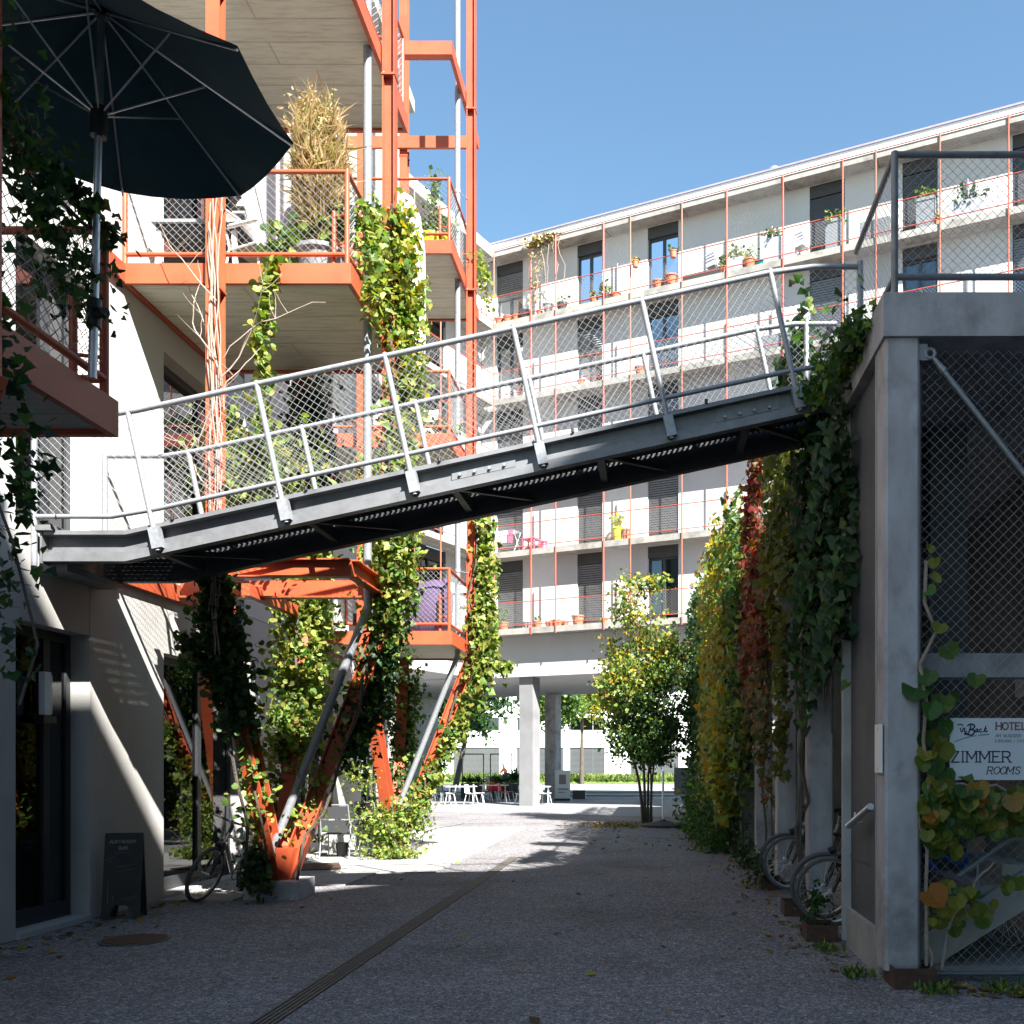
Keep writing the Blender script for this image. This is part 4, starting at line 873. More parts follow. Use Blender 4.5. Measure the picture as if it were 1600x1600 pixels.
vine('virginia_creeper', 'crimson creeper climbing the deck railing beyond the bridge', (XR,14.6,5.0), [(sheet(1900, 13.3, 16.2, 5.1, 3.1, 1.50, 1.68, 3.), .10, REDS+[(0.22,0.10,0.03)], 'ivy', None, (-1,-.5,.2)), (along([(1.58,13.9,6.55),(1.55,14.4,5.8),(1.5,15.0,5.1)], 1200, (.10,.32,.25)), .085, REDS, 'ivy'), (sheet(420, 13.4, 15.8, 3.2, 1.7, 1.5, 1.66, 1.), .10, [(0.20,0.09,0.03),(0.12,0.10,0.03),(0.07,0.10,0.03)], 'ivy', None, (-1,-.5,.2))],
     [(wob((1.64,14.0,.1), (1.62,14.2,5.5), 10, .05), .016)])
vine('boston_ivy', 'leafy green creeper hanging on the bridge end of the deck railing', (XR,11.5,5.6), [(along([(1.62,10.4,6.3),(1.6,11.2,6.0),(1.58,12.6,5.9)], 900, (.12,.5,.25)), .095, GREEN+LIME[:1]+DARK, 'ivy')], [(wob((1.66,10.4,5.2), (1.6,12.4,6.1), 7, .06), .012)])
vine('grape_vine', 'tall green vine with yellow edges draping the middle of the deck', (XR,18.5,5.0), [(sheet(5600, 15.9, 22.5, 6.15, 1.2, 1.28, 1.66, 4.), .115, GREEN+LIME[:2]+[(0.05,0.11,0.02),(0.2,0.2,0.03)], 'ivy', None, (-1,-.4,.3)), (sheet(2300, 16.8, 22.6, 6.25, .9, 1.10, 1.42, 5.), .13, YELL+LY+YELL, 'ivy', None, (-1,-.6,.3)),
     (along([(1.25,17.2,2.4),(1.22,17.2,1.5),(1.28,17.0,.8)], 200, (.12,.2,.25)), .14, YELL+LY[:2], 'ivy')], [(wob((1.6,17.0,.1), (1.6,18,5.8), 9, .06), .02), (wob((1.6,19.4,.1), (1.58,20,5.8), 9, .06), .018)])
vine('evergreen_ivy', 'dense dark ivy on strung wires at the far end of the deck', (XR,27,5.0), [(sheet(6500, 22.6, 32.2, 6.2, .5, 1.10, 1.66, 6.), .12, DARK+GREEN, 'kite', None, (-1,-.4,.3)), (along([(1.3,25,6.2),(1.3,31,5.9)], 700, (.2,1.5,.2)), .12, DARK+[(0.12,0.10,0.05)], 'kite')],
     [(wob((1.2+.12*k,23.5+1.6*k,.1), (1.2+.12*k,23.5+1.6*k,5.8), 5, .01), .02) for k in range(5)])
vine('herb_border', 'knee-high herbs and grasses along the foot of the far deck columns', (1.3,21.5,0), [(np.stack([rng.normal(1.25,.24,3000), rng.uniform(17.3,27,3000), np.abs(rng.normal(0,.45,3000))], 1), .13, DARK+GREEN+GREEN, 'lance'), (np.stack([rng.normal(1.2,.25,900), rng.uniform(18,26,900), np.abs(rng.normal(0,.7,900))], 1), .10, GREEN+LIME[:1]+YELL[:1], 'kite')],
     [twig((1.1+.05*k,18.5+.8*k,0), (rng.normal()*.3-.2, rng.normal()*.3, 1), 6, 1.3, .008) for k in range(9)], cat='plants')
for (x, y, n, lb) in ((1.35,12.5,120,'small shrub in the trough at the third column'),(1.5,8.9,90,'low sprig of weeds beside the stepped kerb'),(1.38,14.9,140,'ragged ivy sprig in the trough behind the third column')):
    vine('sprig', lb, (x,y,.1), [(along([(x,y,.12),(x+.02,y,.45)], n, (.14,.14,.16)), .06, DARK+GREEN, 'kite')], [twig((x,y,.1),(0,0,1),4,.45,.006)], cat='plant')
for (x, y, lb) in ((1.55,7.25,'tuft of grass by the front column step'),(2.0,6.75,'tuft of grass in front of the rusty trough'),(1.5,8.3,'tuft of grass along the kerb step'),(2.5,6.8,'tuft of grass below the mesh')):
    tq = plant('grass_tuft', lb, 'grass', (x,y,0), 'grass tufts at the deck foot'); leaves('blades', tq, np.stack([rng.normal(0,.07,160), rng.normal(0,.09,160), np.full(160,.02)], 1), .04, LIME+GREEN, 'lance', droop=-1.4, jit=.6)
# --- kiwi vine with large round leaves on the front mesh: every leaf an object
kb_ = (2.1, 7.02, 1.2)
kv = vine('kiwi_vine', 'vine with large round green and yellow leaves climbing the front mesh round the hotel sign', kb_, [], [(wob((1.99,6.98,.15),(2.0,7.02,3.1),12,.03),.014), (wob((2.1,6.98,.12),(2.35,7.02,.75),6,.03),.012), (wob((2.0,7.0,1.5),(2.9,7.02,1.35),8,.03),.01), (wob((2.02,6.97,.12),(2.0,7.0,.6),5,.02),.01), (wob((2.35,7.02,.75),(2.5,7.02,.9),4,.02),.008)], stem_m='stem')
def kiwi(px, py, s, c, y=None):
    p = at(px, py, y if y else rng.uniform(6.9,7.06)) ; p.z += s*.45
    single_leaf(kv, p-Vector(kb_), s, (rng.normal()*.45, -1, .5+rng.normal()*.4), tuple(np.array(c)*rng.uniform(.8,1.25)), 'heart', (rng.normal()*.35, 0, -1))
KG = [(0.06,0.14,0.03),(0.05,0.115,0.03),(0.085,0.15,0.03)]; KY = [(0.17,0.19,0.03),(0.22,0.22,0.04),(0.13,0.17,0.03)]; KO = [(0.36,0.15,0.03),(0.30,0.19,0.05)]
for (px, py, s) in ((1452,858,.08),(1462,880,.09),(1455,905,.1),(1447,928,.1),(1470,985,.12),(1455,1060,.14),(1478,1020,.13),(1440,1085,.2),(1475,1100,.15),(1490,1090,.11),(1528,1065,.12),(1450,1110,.14),(1448,1130,.13),(1476,1136,.14),(1462,1150,.13),(1441,1155,.12),(1450,1185,.13),(1466,1176,.16),(1440,1195,.13),(1462,1200,.13),(1474,1216,.13)):
    kiwi(px, py, s, (KG+KG+KY)[rng.integers(9)])
for k in range(150):
    px, py = rng.uniform(1442,1600), rng.uniform(1240,1305)
    if px < 1500 and rng.random() < .4: py -= 25
    c = KG[rng.integers(3)] if rng.random() < .4 else (KY[rng.integers(3)] if rng.random() < .85 else KO[rng.integers(2)]); kiwi(px, py, rng.uniform(.06,.125), c)
for k in range(26): kiwi(rng.uniform(1445,1500), rng.uniform(1295,1335), rng.uniform(.06,.12), (KG+KY)[rng.integers(6)])
for (px, py) in ((1483,1385),(1470,1405),(1490,1410),(1475,1425),(1500,1420),(1515,1405),(1513,1430),(1528,1420),(1465,1440),(1485,1440),(1490,1455),(1540,1425),(1535,1440),(1508,1398),(1572,1385),(1590,1380)): (kiwi(px, py, rng.uniform(.08,.12), KY[rng.integers(3)]), kiwi(px+rng.normal()*9, py+rng.normal()*8, rng.uniform(.05,.09), (KY+KG)[rng.integers(6)]))
kiwi(1446, 1408, .17, KO[0], 6.88); kiwi(1580,1255,.15,KO[1],6.9); kiwi(1525,1235,.15,KO[1],6.9)
# --- young multi-stem tree in the yard
tb = Vector((-.15,26.7,0)); tr = thing('young_tree', 'slender multi-stem tree turning yellow in the middle of the yard', 'tree', tuple(tb))
tm = MB()
tips = []
for k in range(5):
    top = Vector(((-1.1,-.4,.25,.75,.1)[k], (.2,-.3,.3,0,-.1)[k], (4.4,6.3,5.2,4.6,6.4)[k])); pts = []
    for q in range(9):
        f = q/8; pts.append(Vector(((-.12+.06*k)*(1-f),(.05*(k % 3))*(1-f),0)) + Vector((top.x*f**1.5, top.y*f, top.z*f)) + Vector(rng.normal(size=3))*.04*f)
    tm.path(pts, list(np.linspace(.05-.005*k, .01, 9)), 8)
    for q in range(3, 9):
        for e in range(2):
            tw, rr = twig(pts[q], (rng.normal(), rng.normal(), .5), 5, rng.uniform(.5,1.1), .014); tm.path(tw, rr, 5); tips += [np.array(x) for x in tw[2:]]
tm.build('trunk', 'bark', tr, smooth=True)
C = []
for k in range(70): 
    u = unit(rng.normal(size=(1,3)))[0]*rng.uniform(.45,1)**.5; C.append(np.array([.05,0,3.35])+u*np.array([1.45,1.3,1.75]))
C = np.array(C + [t_ for t_ in tips if rng.random() < .55])
n = 17000; ci = rng.integers(0, len(C), n); P = C[ci]+rng.normal(size=(n,3))*np.array([.21,.21,.17])
P = P[(P[:,2] > 1.25) & (P[:,2] < 6.9)]
hi = (P[:,2] + -.9*P[:,0] + rng.normal(size=len(P))*.5 > 3.9)  # sunlit upper left and shaded lower right put into leaf palettes, besides autumn tint
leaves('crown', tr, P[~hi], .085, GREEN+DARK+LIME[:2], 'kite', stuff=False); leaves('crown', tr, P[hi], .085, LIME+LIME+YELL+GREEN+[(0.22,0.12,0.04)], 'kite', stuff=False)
# fallen leaves
ll = MB().build('leaf_litter', None); tag(ll, 'scatter of fallen amber leaves under the young tree', kind='stuff')
leaves('fallen_leaves', ll, np.concatenate([np.stack([rng.normal(-.9,.6,800), rng.normal(25.9,.7,800), rng.uniform(.006,.02,800)], 1), np.stack([rng.uniform(-1.5,1.4,200), rng.uniform(18,27,200), rng.uniform(.006,.015,200)], 1), np.stack([rng.uniform(1.9,2.7,60), rng.uniform(6.6,7.0,60), rng.uniform(.006,.02,60)], 1), np.stack([1.65-np.abs(rng.normal(0,.35,260)), rng.uniform(7.2,18,260), rng.uniform(.004,.012,260)], 1), np.stack([-5.75+np.abs(rng.normal(0,.3,160)), rng.uniform(8,14,160), rng.uniform(.004,.012,160)], 1), np.stack([rng.uniform(-5.5,1.5,90), rng.uniform(5,16,90), rng.uniform(.004,.01,90)], 1)]), .06, YELL+[(0.28,0.14,0.04),(0.12,0.07,0.03),(0.10,0.09,0.03)], 'kite', nrm=(0,0,1), droop=0, jit=.25)
# --- street trees seen through the passage
def street_tree(x, y, lab, trunk_h, cr, pal, n, lean=0):
    t = thing('street_tree', lab, 'tree', (x,y,0), group='street trees beyond the passage')
    MB().path([(0,0,0),(lean*.5,0,trunk_h*.5),(lean,0,trunk_h),(lean*1.2,0,trunk_h+cr)], [.22,.17,.13,.05], 8).build('trunk', 'bark', t, smooth=True)
    u = unit(rng.normal(size=(60,3)))*rng.uniform(.3,1,(60,1))**.5*np.array([cr,cr,cr*.85]) + np.array([lean,0,trunk_h+cr*.75])
    P = u[rng.integers(0,60,n)] + rng.normal(size=(n,3))*cr*.17
    leaves('crown', t, P, .26, pal, 'kite', stuff=False)
street_tree(-13.6, 66, 'dark leaning street tree beyond the cafe tables', 4.3, 2.7, DARK+GREEN, 5500, .9)
street_tree(-8.2, 76, 'lighter green street tree half hidden by the front pillar', 5.2, 2.6, GREEN+LIME[:2], 4500)
street_tree(-6.2, 84, 'yellowing street tree in front of the office beside the rear pillar', 6.0, 1.9, YELL+LIME, 3000)
# ================================================================== THINGS
# ------------------------------------------------------------------ parasol on the near-left balcony
pc = Vector((-3.27,5.6,3.86))
pa = thing('parasol', 'large dark teal octagonal parasol tilted over the shaded balcony rail', 'parasol', tuple(pc), rx=R(0), ry=R(1.5))
ap = 2.17; rimz = 1.66; Rr = 1.06; rim = [Vector((Rr*math.cos(R(22.5+45*k)), Rr*math.sin(R(22.5+45*k)), rimz)) for k in range(8)]
MB().tube((0,0,0.0),(0,0,0.75),0.024,12).build('lower_pole', 'alu', pa, smooth=True); MB().tube((0,0,0.75),(0,0,ap),0.02,12).build('upper_pole', 'alu', pa, smooth=True)
apex = Vector((0,0,ap))
for k in range(8):
    a, b = rim[k], rim[(k+1) % 8]; n = 6; vs = []; fs = []
    for i in range(n+1):                                    # panels sag a little between the ribs
        f = i/n
        for j in range(5):
            g_ = j/4; p = apex.lerp(a, f).lerp(apex.lerp(b, f), g_); p = Vector(p) + Vector((0,0,-.05*f*(1-f)*4*.5 - .035*math.sin(math.pi*g_)*f)); vs.append(p)
    for i in range(n):
        for j in range(4): fs.append((i*5+j, i*5+j+1, (i+1)*5+j+1, (i+1)*5+j))
    m_ = MB().add(vs, fs); k0 = len(vs); m_.add([v+Vector((0,0,.004)) for v in vs], [tuple(reversed(f)) for f in fs]); m_.build('canopy_panel', 'canopy', pa, smooth=True)
    MB().tube(apex+Vector((0,0,-.03)), a+Vector((0,0,-.02)), .007, 6).build('rib', 'alu', pa)
    MB().tube((0,0,rimz-.13), Vector(apex).lerp(a,.52)+Vector((0,0,-.04)), .006, 6).build('strut', 'alu', pa)
MB().tube((0,0,rimz-.25),(0,0,rimz-.08),.045,12).build('runner', 'black', pa, smooth=True); MB().tube((0,0,ap-.06),(0,0,ap+.05),.04,12).build('crown_hub', 'black', pa, smooth=True)
MB().tube((0,0,.30),(0,0,.46),.04,12).tube((0,0,.38),(.1,-.06,.36),.03,10).build('clamp', 'black', pa, smooth=True)

# ------------------------------------------------------------------ bicycles
def bicycle(label, base, rz, lean, fm, group='parked bicycles'):
    t = thing('bicycle', label, 'bicycle', base, group=group); t.rotation_euler = (0, lean, rz); t.rotation_mode = 'XYZ'
    Rw = 0.33
    for y in (0.0, 1.06):                                    # wheel plane = local YZ
        rm = MB().torus((0,y,Rw), Rw-.03, .012, (1,0,0), 36, 8)
        for k in range(18):
            a = 2*math.pi*k/18; rm.tube((.02*(-1)**k, y, Rw), (0, y+(Rw-.035)*math.cos(a), Rw+(Rw-.035)*math.sin(a)), .0022, 4, cap=False)
        rm.tube((-.05,y,Rw),(.05,y,Rw),.02,10)
        w = rm.build('wheel', 'alu', t, smooth=True); MB().torus((0,y,Rw), Rw-.01, .024, (1,0,0), 40, 8).build('tyre', 'rubber', w, smooth=True)
    MB().tube((.045,0.02,Rw),(.035,.16,.66),.015).tube((-.045,0.02,Rw),(-.035,.16,.66),.015).tube((-.05,.16,.66),(.05,.16,.66),.025).tube((0,.16,.64),(0,.24,.92),.022).build('fork', 'black', t, smooth=True)
    MB().tube((0,.2,.72),(0,.56,.30),.032,12).tube((0,.21,.80),(0,.66,.66),.022).tube((0,.56,.30),(0,.70,.78),.019).tube((.03,.56,.30),(.05,1.06,Rw),.013).tube((-.03,.56,.30),(-.05,1.06,Rw),.013).tube((.02,.67,.66),(.05,1.06,Rw),.010).tube((-.02,.67,.66),(-.05,1.06,Rw),.010).build('frame', fm, t, smooth=True)
    MB().path([(-.31,.30,.96),(-.2,.22,.97),(0,.2,.97),(.2,.22,.97),(.31,.30,.96)], .014, 8).tube((0,.24,.90),(0,.2,.98),.02).build('handlebar', 'black', t, smooth=True)
    for s in (-1,1): MB().path([(s*.21,.23,.97),(s*.25,.33,.99),(s*.32,.36,.955)], .018, 8).build('grip', 'black', t, smooth=True)
    MB().tube((0,.70,.78),(0,.73,.93),.014).build('seat_post', 'alu', t, smooth=True)
    MB().prism([(-.03,.58,.93),(.03,.58,.93),(.08,.80,.945),(.07,.86,.945),(-.07,.86,.945),(-.08,.80,.945)],(0,0,.045)).build('saddle', 'black', t)
    MB().torus((.06,.56,.30),.09,.006,(1,0,0),24,6).tube((.07,.56,.30),(.085,.62,.15),.01).tube((-.07,.56,.30),(-.085,.50,.45),.01).cbox((.12,.62,.14),.08,.05,.02).cbox((-.12,.50,.46),.08,.05,.02).build('crank', 'black', t)
    MB().tube((0,.12,.70),(0,.06,.68),.04,12).build('headlamp', 'black', t, smooth=True)
    return t
bicycle('silver city bicycle leaning against the first orange leg', (-5.34,11.25,.02), R(-8), R(19), 'alu')
for k, (y, fm, lb) in enumerate(((9.75,'frame_dark','dark bicycle parked behind the wall panel post of the shelter'),(12.0,'frame_dark','bicycle with a front wheel poking out behind the second deck column'),(12.55,'white','bicycle with white mudguards by the twisted vine trunks'),(9.3,'black','black bicycle nearest the ivy curtain inside the shelter'))):
    bicycle(lb, (1.72,y,.06), R(-90+(-1)**k*6), R(4), fm, 'bicycles inside the shelter')
bicycle('bright blue bicycle behind the mesh at the concrete stair', (2.45,9.0,.06), R(-150), R(5), 'blue_pl', 'bicycles inside the shelter')

# ------------------------------------------------------------------ lettering made of strokes
GL = {'A':[[(0,0),(.45,1),(.9,0)],[(.2,.36),(.7,.36)]],'B':[[(0,0),(0,1),(.45,1),(.62,.88),(.62,.64),(.45,.52),(0,.52)],[(.45,.52),(.7,.38),(.7,.14),(.5,0),(0,0)]],
 'C':[[(.75,.8),(.55,1),(.25,1),(0,.72),(0,.28),(.25,0),(.55,0),(.75,.2)]],'E':[[(.65,1),(0,1),(0,0),(.68,0)],[(0,.52),(.48,.52)]],'G':[[(.75,.8),(.55,1),(.25,1),(0,.72),(0,.28),(.25,0),(.55,0),(.76,.2),(.76,.45),(.5,.45)]],
 'H':[[(0,0),(0,1)],[(.75,0),(.75,1)],[(0,.52),(.75,.52)]],'I':[[(.12,0),(.12,1)]],'L':[[(0,1),(0,0),(.62,0)]],'M':[[(0,0),(0,1),(.45,.3),(.9,1),(.9,0)]],'N':[[(0,0),(0,1),(.72,0),(.72,1)]],
 'O':[[(.28,0),(0,.28),(0,.72),(.28,1),(.52,1),(.8,.72),(.8,.28),(.52,0),(.28,0)]],'R':[[(0,0),(0,1),(.5,1),(.68,.86),(.68,.62),(.5,.48),(0,.48)],[(.38,.48),(.72,0)]],'S':[[(.62,.82),(.45,1),(.2,1),(.02,.84),(.04,.64),(.3,.52),(.58,.4),(.64,.2),(.48,0),(.2,0),(0,.18)]],
 'T':[[(.38,0),(.38,1)],[(0,1),(.76,1)]],'U':[[(0,1),(0,.25),(.2,0),(.5,0),(.7,.25),(.7,1)]],'W':[[(0,1),(.25,0),(.5,.75),(.75,0),(1,1)]],'Z':[[(0,1),(.66,1),(0,0),(.7,0)]],'/':[[(0,-.1),(.4,1.05)]],' ':[],'.':[[(.1,0),(.12,.06)]],'D':[[(0,0),(0,1),(.45,1),(.7,.72),(.7,.28),(.45,0),(0,0)]],'J':[[(.5,1),(.5,.2),(.35,0),(.15,0),(0,.15)]],'K':[[(0,0),(0,1)],[(.6,1),(0,.45)],[(.2,.6),(.65,0)]]}
SERIF = {'A':[(0,0),(.9,0)],'H':[(0,0),(0,1),(.75,0),(.75,1)],'I':[(.12,0),(.12,1)],'M':[(0,0),(0,1),(.9,1),(.9,0)],'N':[(0,0),(0,1),(.72,1)],'R':[(0,0),(0,1),(.72,0)],'T':[(.38,0)],'E':[(0,0),(0,1)],'W':[(0,1),(1,1),(.5,.75)],'L':[(0,1)]}
ADV = {' ':.45,'I':.4,'/':.55,'W':1.18,'M':1.12,'.':.3}
def lettering(mb, text, x, z, h, sw, y=0.0, shear=0.0, serif=True, gap=.2, th=.0012, wob_=0.0):
    for c in text:
        for pl in GL[c]:
            pp = [(x+(a+shear*b)*h+random.uniform(-1,1)*wob_*h, z+b*h+random.uniform(-1,1)*wob_*h) for a, b in pl]
            for (p, q) in zip(pp[:-1], pp[1:]):
                d = Vector((q[0]-p[0],0,q[1]-p[1])); 
                if d.length < 1e-6: continue
                e = d.normalized(); s = Vector((-e.z,0,e.x))*sw/2; ex = e*sw*.35
                o = Vector((p[0],y,p[1])); mb.add([o-s-ex, o+d-s+ex, o+d+s+ex, o+s-ex, o-s-ex+Vector((0,-th,0)), o+d-s+ex+Vector((0,-th,0)), o+d+s+ex+Vector((0,-th,0)), o+s-ex+Vector((0,-th,0))], [(4,5,6,7),(0,1,5,4),(1,2,6,5),(2,3,7,6),(3,0,4,7)])
        if serif:
            for (a, b) in SERIF.get(c, ()): cx, cz = x+(a+shear*b)*h, z+b*h; mb.box(cx-.165*h, y-th*1.05, cz-sw*.42, cx+.165*h, y, cz+sw*.42)
        x += (ADV.get(c, .82)+gap*.5)*h
    return x
hs = at(1484,1219,7.05); hb = thing('hotel_sign', 'white hotel sign board with navy ZIMMER ROOMS lettering fixed on the front mesh', 'sign', tuple(hs))
MB().box(0,0,0,1.25,.006,.455).build('board', 'sign', hb)
k_ = 7.05/1500
def sx(px): return (px-1484)*k_
def sz(py): return (1219-py)*k_
def letter_part(txt, px, py0, py1, sw, ink, **kw):
    m_ = MB(); lettering(m_, txt, sx(px), sz(py1), (py1-py0)*k_, sw, -.0005, **kw); return m_.build('lettering', ink, hb)
letter_part('HOTEL', 1556.5, 1129.5, 1140, .0105, 'ink_b', gap=.28); letter_part('AM WASSER', 1555, 1147.5, 1152, .0032, 'ink_g', gap=.32); letter_part('EINGANG / ENTRANCE', 1555, 1156, 1160, .0026, 'ink_g', gap=.38)
letter_part('ZIMMER', 1487, 1174.5, 1191, .0098, 'ink', gap=.22); letter_part('ROOMS', 1542, 1198.5, 1209.5, .0068, 'ink', shear=.22, gap=.2)
lg = MB()
def pen(pts, w):
    pts = [Vector((sx(1440+a/10), -.0012, sz(1100+b/10))) for a, b in pts]
    fine = []
    for i in range(len(pts)-1):
        p0, p1, p2, p3 = pts[max(0,i-1)], pts[i], pts[i+1], pts[min(len(pts)-1,i+2)]
        for q in range(5):
            f = q/5; fine.append(0.5*((2*p1)+(p2-p0)*f+(2*p0-5*p1+4*p2-p3)*f*f+(3*p1-p0-3*p2+p3)*f**3))
    lg.path(fine+[pts[-1]], w*1.35, 5)
pen([(560,330),(620,320),(650,345)],.003); pen([(600,375),(625,440),(655,375),(660,385)],.003); pen([(680,378),(668,430),(690,440),(705,420)],.0032); pen([(690,345),(692,350)],.003)
pen([(715,345),(745,320),(800,318),(828,350),(800,390),(760,400),(810,410),(820,450),(785,485),(730,480),(690,460),(672,470),(690,478)],.0042); pen([(772,335),(752,400),(735,450),(700,480)],.0042)
pen([(880,390),(855,395),(840,425),(855,440),(880,400),(875,435),(892,435)],.0032); pen([(940,395),(918,392),(905,425),(925,440),(950,428)],.0032); pen([(1005,345),(985,400),(970,440)],.0035); pen([(1015,385),(985,405),(1010,435),(1030,420)],.0032)
lg.build('script_logo', 'ink', hb)
lg = MB(); pen([(510,595),(590,560),(690,530),(780,508),(860,495)],.0025); pen([(885,493),(960,482),(1055,475)],.003); lg.build('swoosh', 'ink_t', hb)

# ------------------------------------------------------------------ chalkboard by the near pier
cb = thing('chalkboard_stand', 'worn black chalkboard stand with faint chalk writing leaning at the concrete pier', 'sign', (-5.71,9.93,0), rz=R(14))
def board_half(lean, ymul):
    m_ = MB(); w, h, d = .36, .9, .025
    m_.prism([(0,0,.0),(.06,0,.0),(.085,0,.10),(.13,0,.15),(.23,0,.15),(.275,0,.10),(.30,0,0),(w,0,0),(w,0,h),(0,0,h)],(0,d,0)); rot = Matrix.Rotation(lean,4,'X'); m_.v = [tuple(rot @ Vector(p)) for p in m_.v]; return m_
board_half(R(-9),1).build('front_board', 'chalk', cb)
m_ = board_half(R(9),1); m_.v = [(x,y+.30,z) for x,y,z in m_.v]; m_.build('rear_board', 'chalk', cb)
rot = Matrix.Rotation(R(-9),4,'X'); m_ = MB()
lettering(m_, 'AUSTAUSCH', .05, .80, .03, .0045, -.001, serif=False, wob_=.03); lettering(m_, 'BAR', .14, .73, .032, .0045, -.001, serif=False, wob_=.03)
for (x0,z0,x1,z1) in ((.1,.695,.24,.70),(.14,.55,.32,.58),(.13,.50,.33,.535),(.03,.62,.1,.66),(.04,.60,.12,.60),(.05,.40,.055,.17),(.10,.25,.11,.18),(.18,.215,.33,.245),(.2,.195,.33,.22)): m_.bar((x0,-.0015,z0),(x1,-.0015,z1),.0012,.004,(0,1,0))
m_.v = [tuple(rot @ Vector(p)) for p in m_.v]; m_.build('chalk_writing', 'chalkline', cb)

mh = thing('drain_cover', 'worn round iron cover sunk in the gravel before the concrete pier', 'drain cover', (-4.75,8.8,.002)); MB().lathe((0,0,-.02),[(.30,0),(.30,.03)],28).build('ring', 'drain', mh); MB().lathe((0,0,-.02),[(.27,.03),(.27,.036)],28).build('lid', 'rusty', mh)
# ------------------------------------------------------------------ garden chairs
def armchair(label, base, rz, fm='white', sm='lilac', group='garden chairs by the orange legs'):
    t = thing('garden_chair', label, 'chair', base, rz, group)
    for s in (-1,1):
        MB().path([(s*.27,-.24,0),(s*.27,-.22,.62),(s*.27,-.18,.645),(s*.27,.20,.64)], .013, 8).build('front_leg', fm, t, smooth=True)
        MB().path([(s*.25,.30,0),(s*.25,.20,.42),(s*.24,.32,.92)], .013, 8).build('rear_leg', fm, t, smooth=True)
        MB().cbox((s*.275,-.02,.655),.045,.42,.018).build('armrest', fm, t)
        MB().tube((s*.25,-.22,.42),(s*.25,.2,.40),.012).build('side_rail', fm, t, smooth=True)
    MB().tube((-.25,-.22,.42),(.25,-.22,.42),.012).tube((-.24,.32,.92),(.24,.32,.92),.012).build('cross_tube', fm, t, smooth=True)
    MB().prism([(-.24,-.23,.43),(.24,-.23,.43),(.24,0,.405),(-.24,0,.405)],(0,0,.006)).prism([(-.24,0,.405),(.24,0,.405),(.24,.2,.41),(-.24,.2,.41)],(0,0,.006)).build('seat', sm, t)
    for a, b in ((.45,.66),(.68,.90)):
        MB().prism([(-.235,.205+.12*(a-.42)/.5,a),(.235,.205+.12*(a-.42)/.5,a),(.235,.205+.12*(b-.42)/.5,b),(-.235,.205+.12*(b-.42)/.5,b)],(0,-.006,0)).build('backrest', sm, t)
    return t
M['sling'] = mat('grey_sling', (0.045,0.046,0.05), .8, var=.1, scale=40)
armchair('metal framed garden armchair with dark grey sling, its back to the lane', (-5.38,16.5,.022), R(180), 'galv', 'sling')
armchair('pale garden armchair half hidden behind the feathery shrub', (-5.05,17.6,.022), R(150), 'galv', 'sling')
cn = thing('plastic_crate', 'small black bucket under the garden armchair', 'bucket', (-5.42,16.75,.022)); MB().lathe((0,0,0),[(.09,0),(.11,.22),(.115,.24),(.10,.24),(.09,.05)],14).build('shell', 'black', cn, smooth=True)
hz = thing('garden_hose', 'black garden hose hung in loops on the wall beside the orange legs', 'hose', (XW+.03,15.2,.7))
MB().path([(.03+.01*math.sin(i*.9), .18*math.sin(i*.42), -.22*math.cos(i*.42)-.1) for i in range(40)], .012, 6).build('loops', 'black', hz, smooth=True); MB().box(0,-.06,.06,.06,.06,.12).build('hook', 'alu', hz)
mt = thing('door_mat', 'brown fibre mat on the paving behind the first orange legs', 'mat', (-5.2,15.0,.023), R(20)); MB().box(-.3,-.5,0,.3,.5,.015).build('pile', M['rusty'], mt)
# ------------------------------------------------------------------ things on the middle tower balcony
zb2 = ZL[2]+.195
tb_ = thing('garden_table', 'grey folding table seen from below on the dry grass balcony', 'table', (-5.2,11.3,zb2)); MB().box(-.5,-.4,.70,.5,.4,.74).build('table_top', 'pot_grey', tb_); MB().box(-.46,-.36,.62,.46,.36,.698).build('apron', 'frame_dark', tb_)
for sx_ in (-.45,.45):
    for sy_ in (-.35,.35): MB().bar((sx_,sy_,0),(sx_*.95,sy_,.62),.05,.05,(0,1,0)).build('leg', 'white', tb_)
armchair('white garden armchair with brown sling behind the orange column of the dry grass balcony', (-4.55,11.1,zb2), R(70), 'white', 'wood')
gc = thing('covered_parasol', 'tall lilac grey canvas cover standing on the dry grass balcony', 'cover', (-4.35,11.9,zb2)); MB().lathe((0,0,0),[(.26,0),(.30,.1),(.27,.9),(.2,1.35),(.07,1.5)],14).build('canvas', 'lilac', gc, smooth=True)
bt = thing('wall_bench', 'dark storage box against the wall on the dry grass balcony', 'box', (-5.5,12.3,zb2)); MB().box(-.25,-.5,0,.25,.5,.6).build('chest', 'pot_black', bt); MB().box(-.27,-.52,.602,.27,.52,.66).build('lid', 'pot_grey', bt)
def pot(label, p, r, h, m_, group='flower pots on the balconies', soil=True, name='flower_pot'):
    t = thing(name, label, 'pot', tuple(p), group=group)
    MB().lathe((0,0,0),[(r*.72,0),(r*.95,h*.86),(r*1.06,h*.87),(r*1.06,h),(r*.92,h),(r*.9,h*.85)],16).build('shell', m_, t, smooth=True)
    if soil: MB().lathe((0,0,h*.8),[(r*.86,0),(r*.88,.01)],14).build('soil', 'soil', t)
    return t
gp_ = (-3.78,10.95,zb2)
pot('big grey plastic tub holding the dry ornamental grass', gp_, .30, .36, 'pot_grey')
dg = plant('dry_grass', 'tall dry straw coloured ornamental grass in a grey tub', 'grass', (gp_[0],gp_[1],zb2+.3))
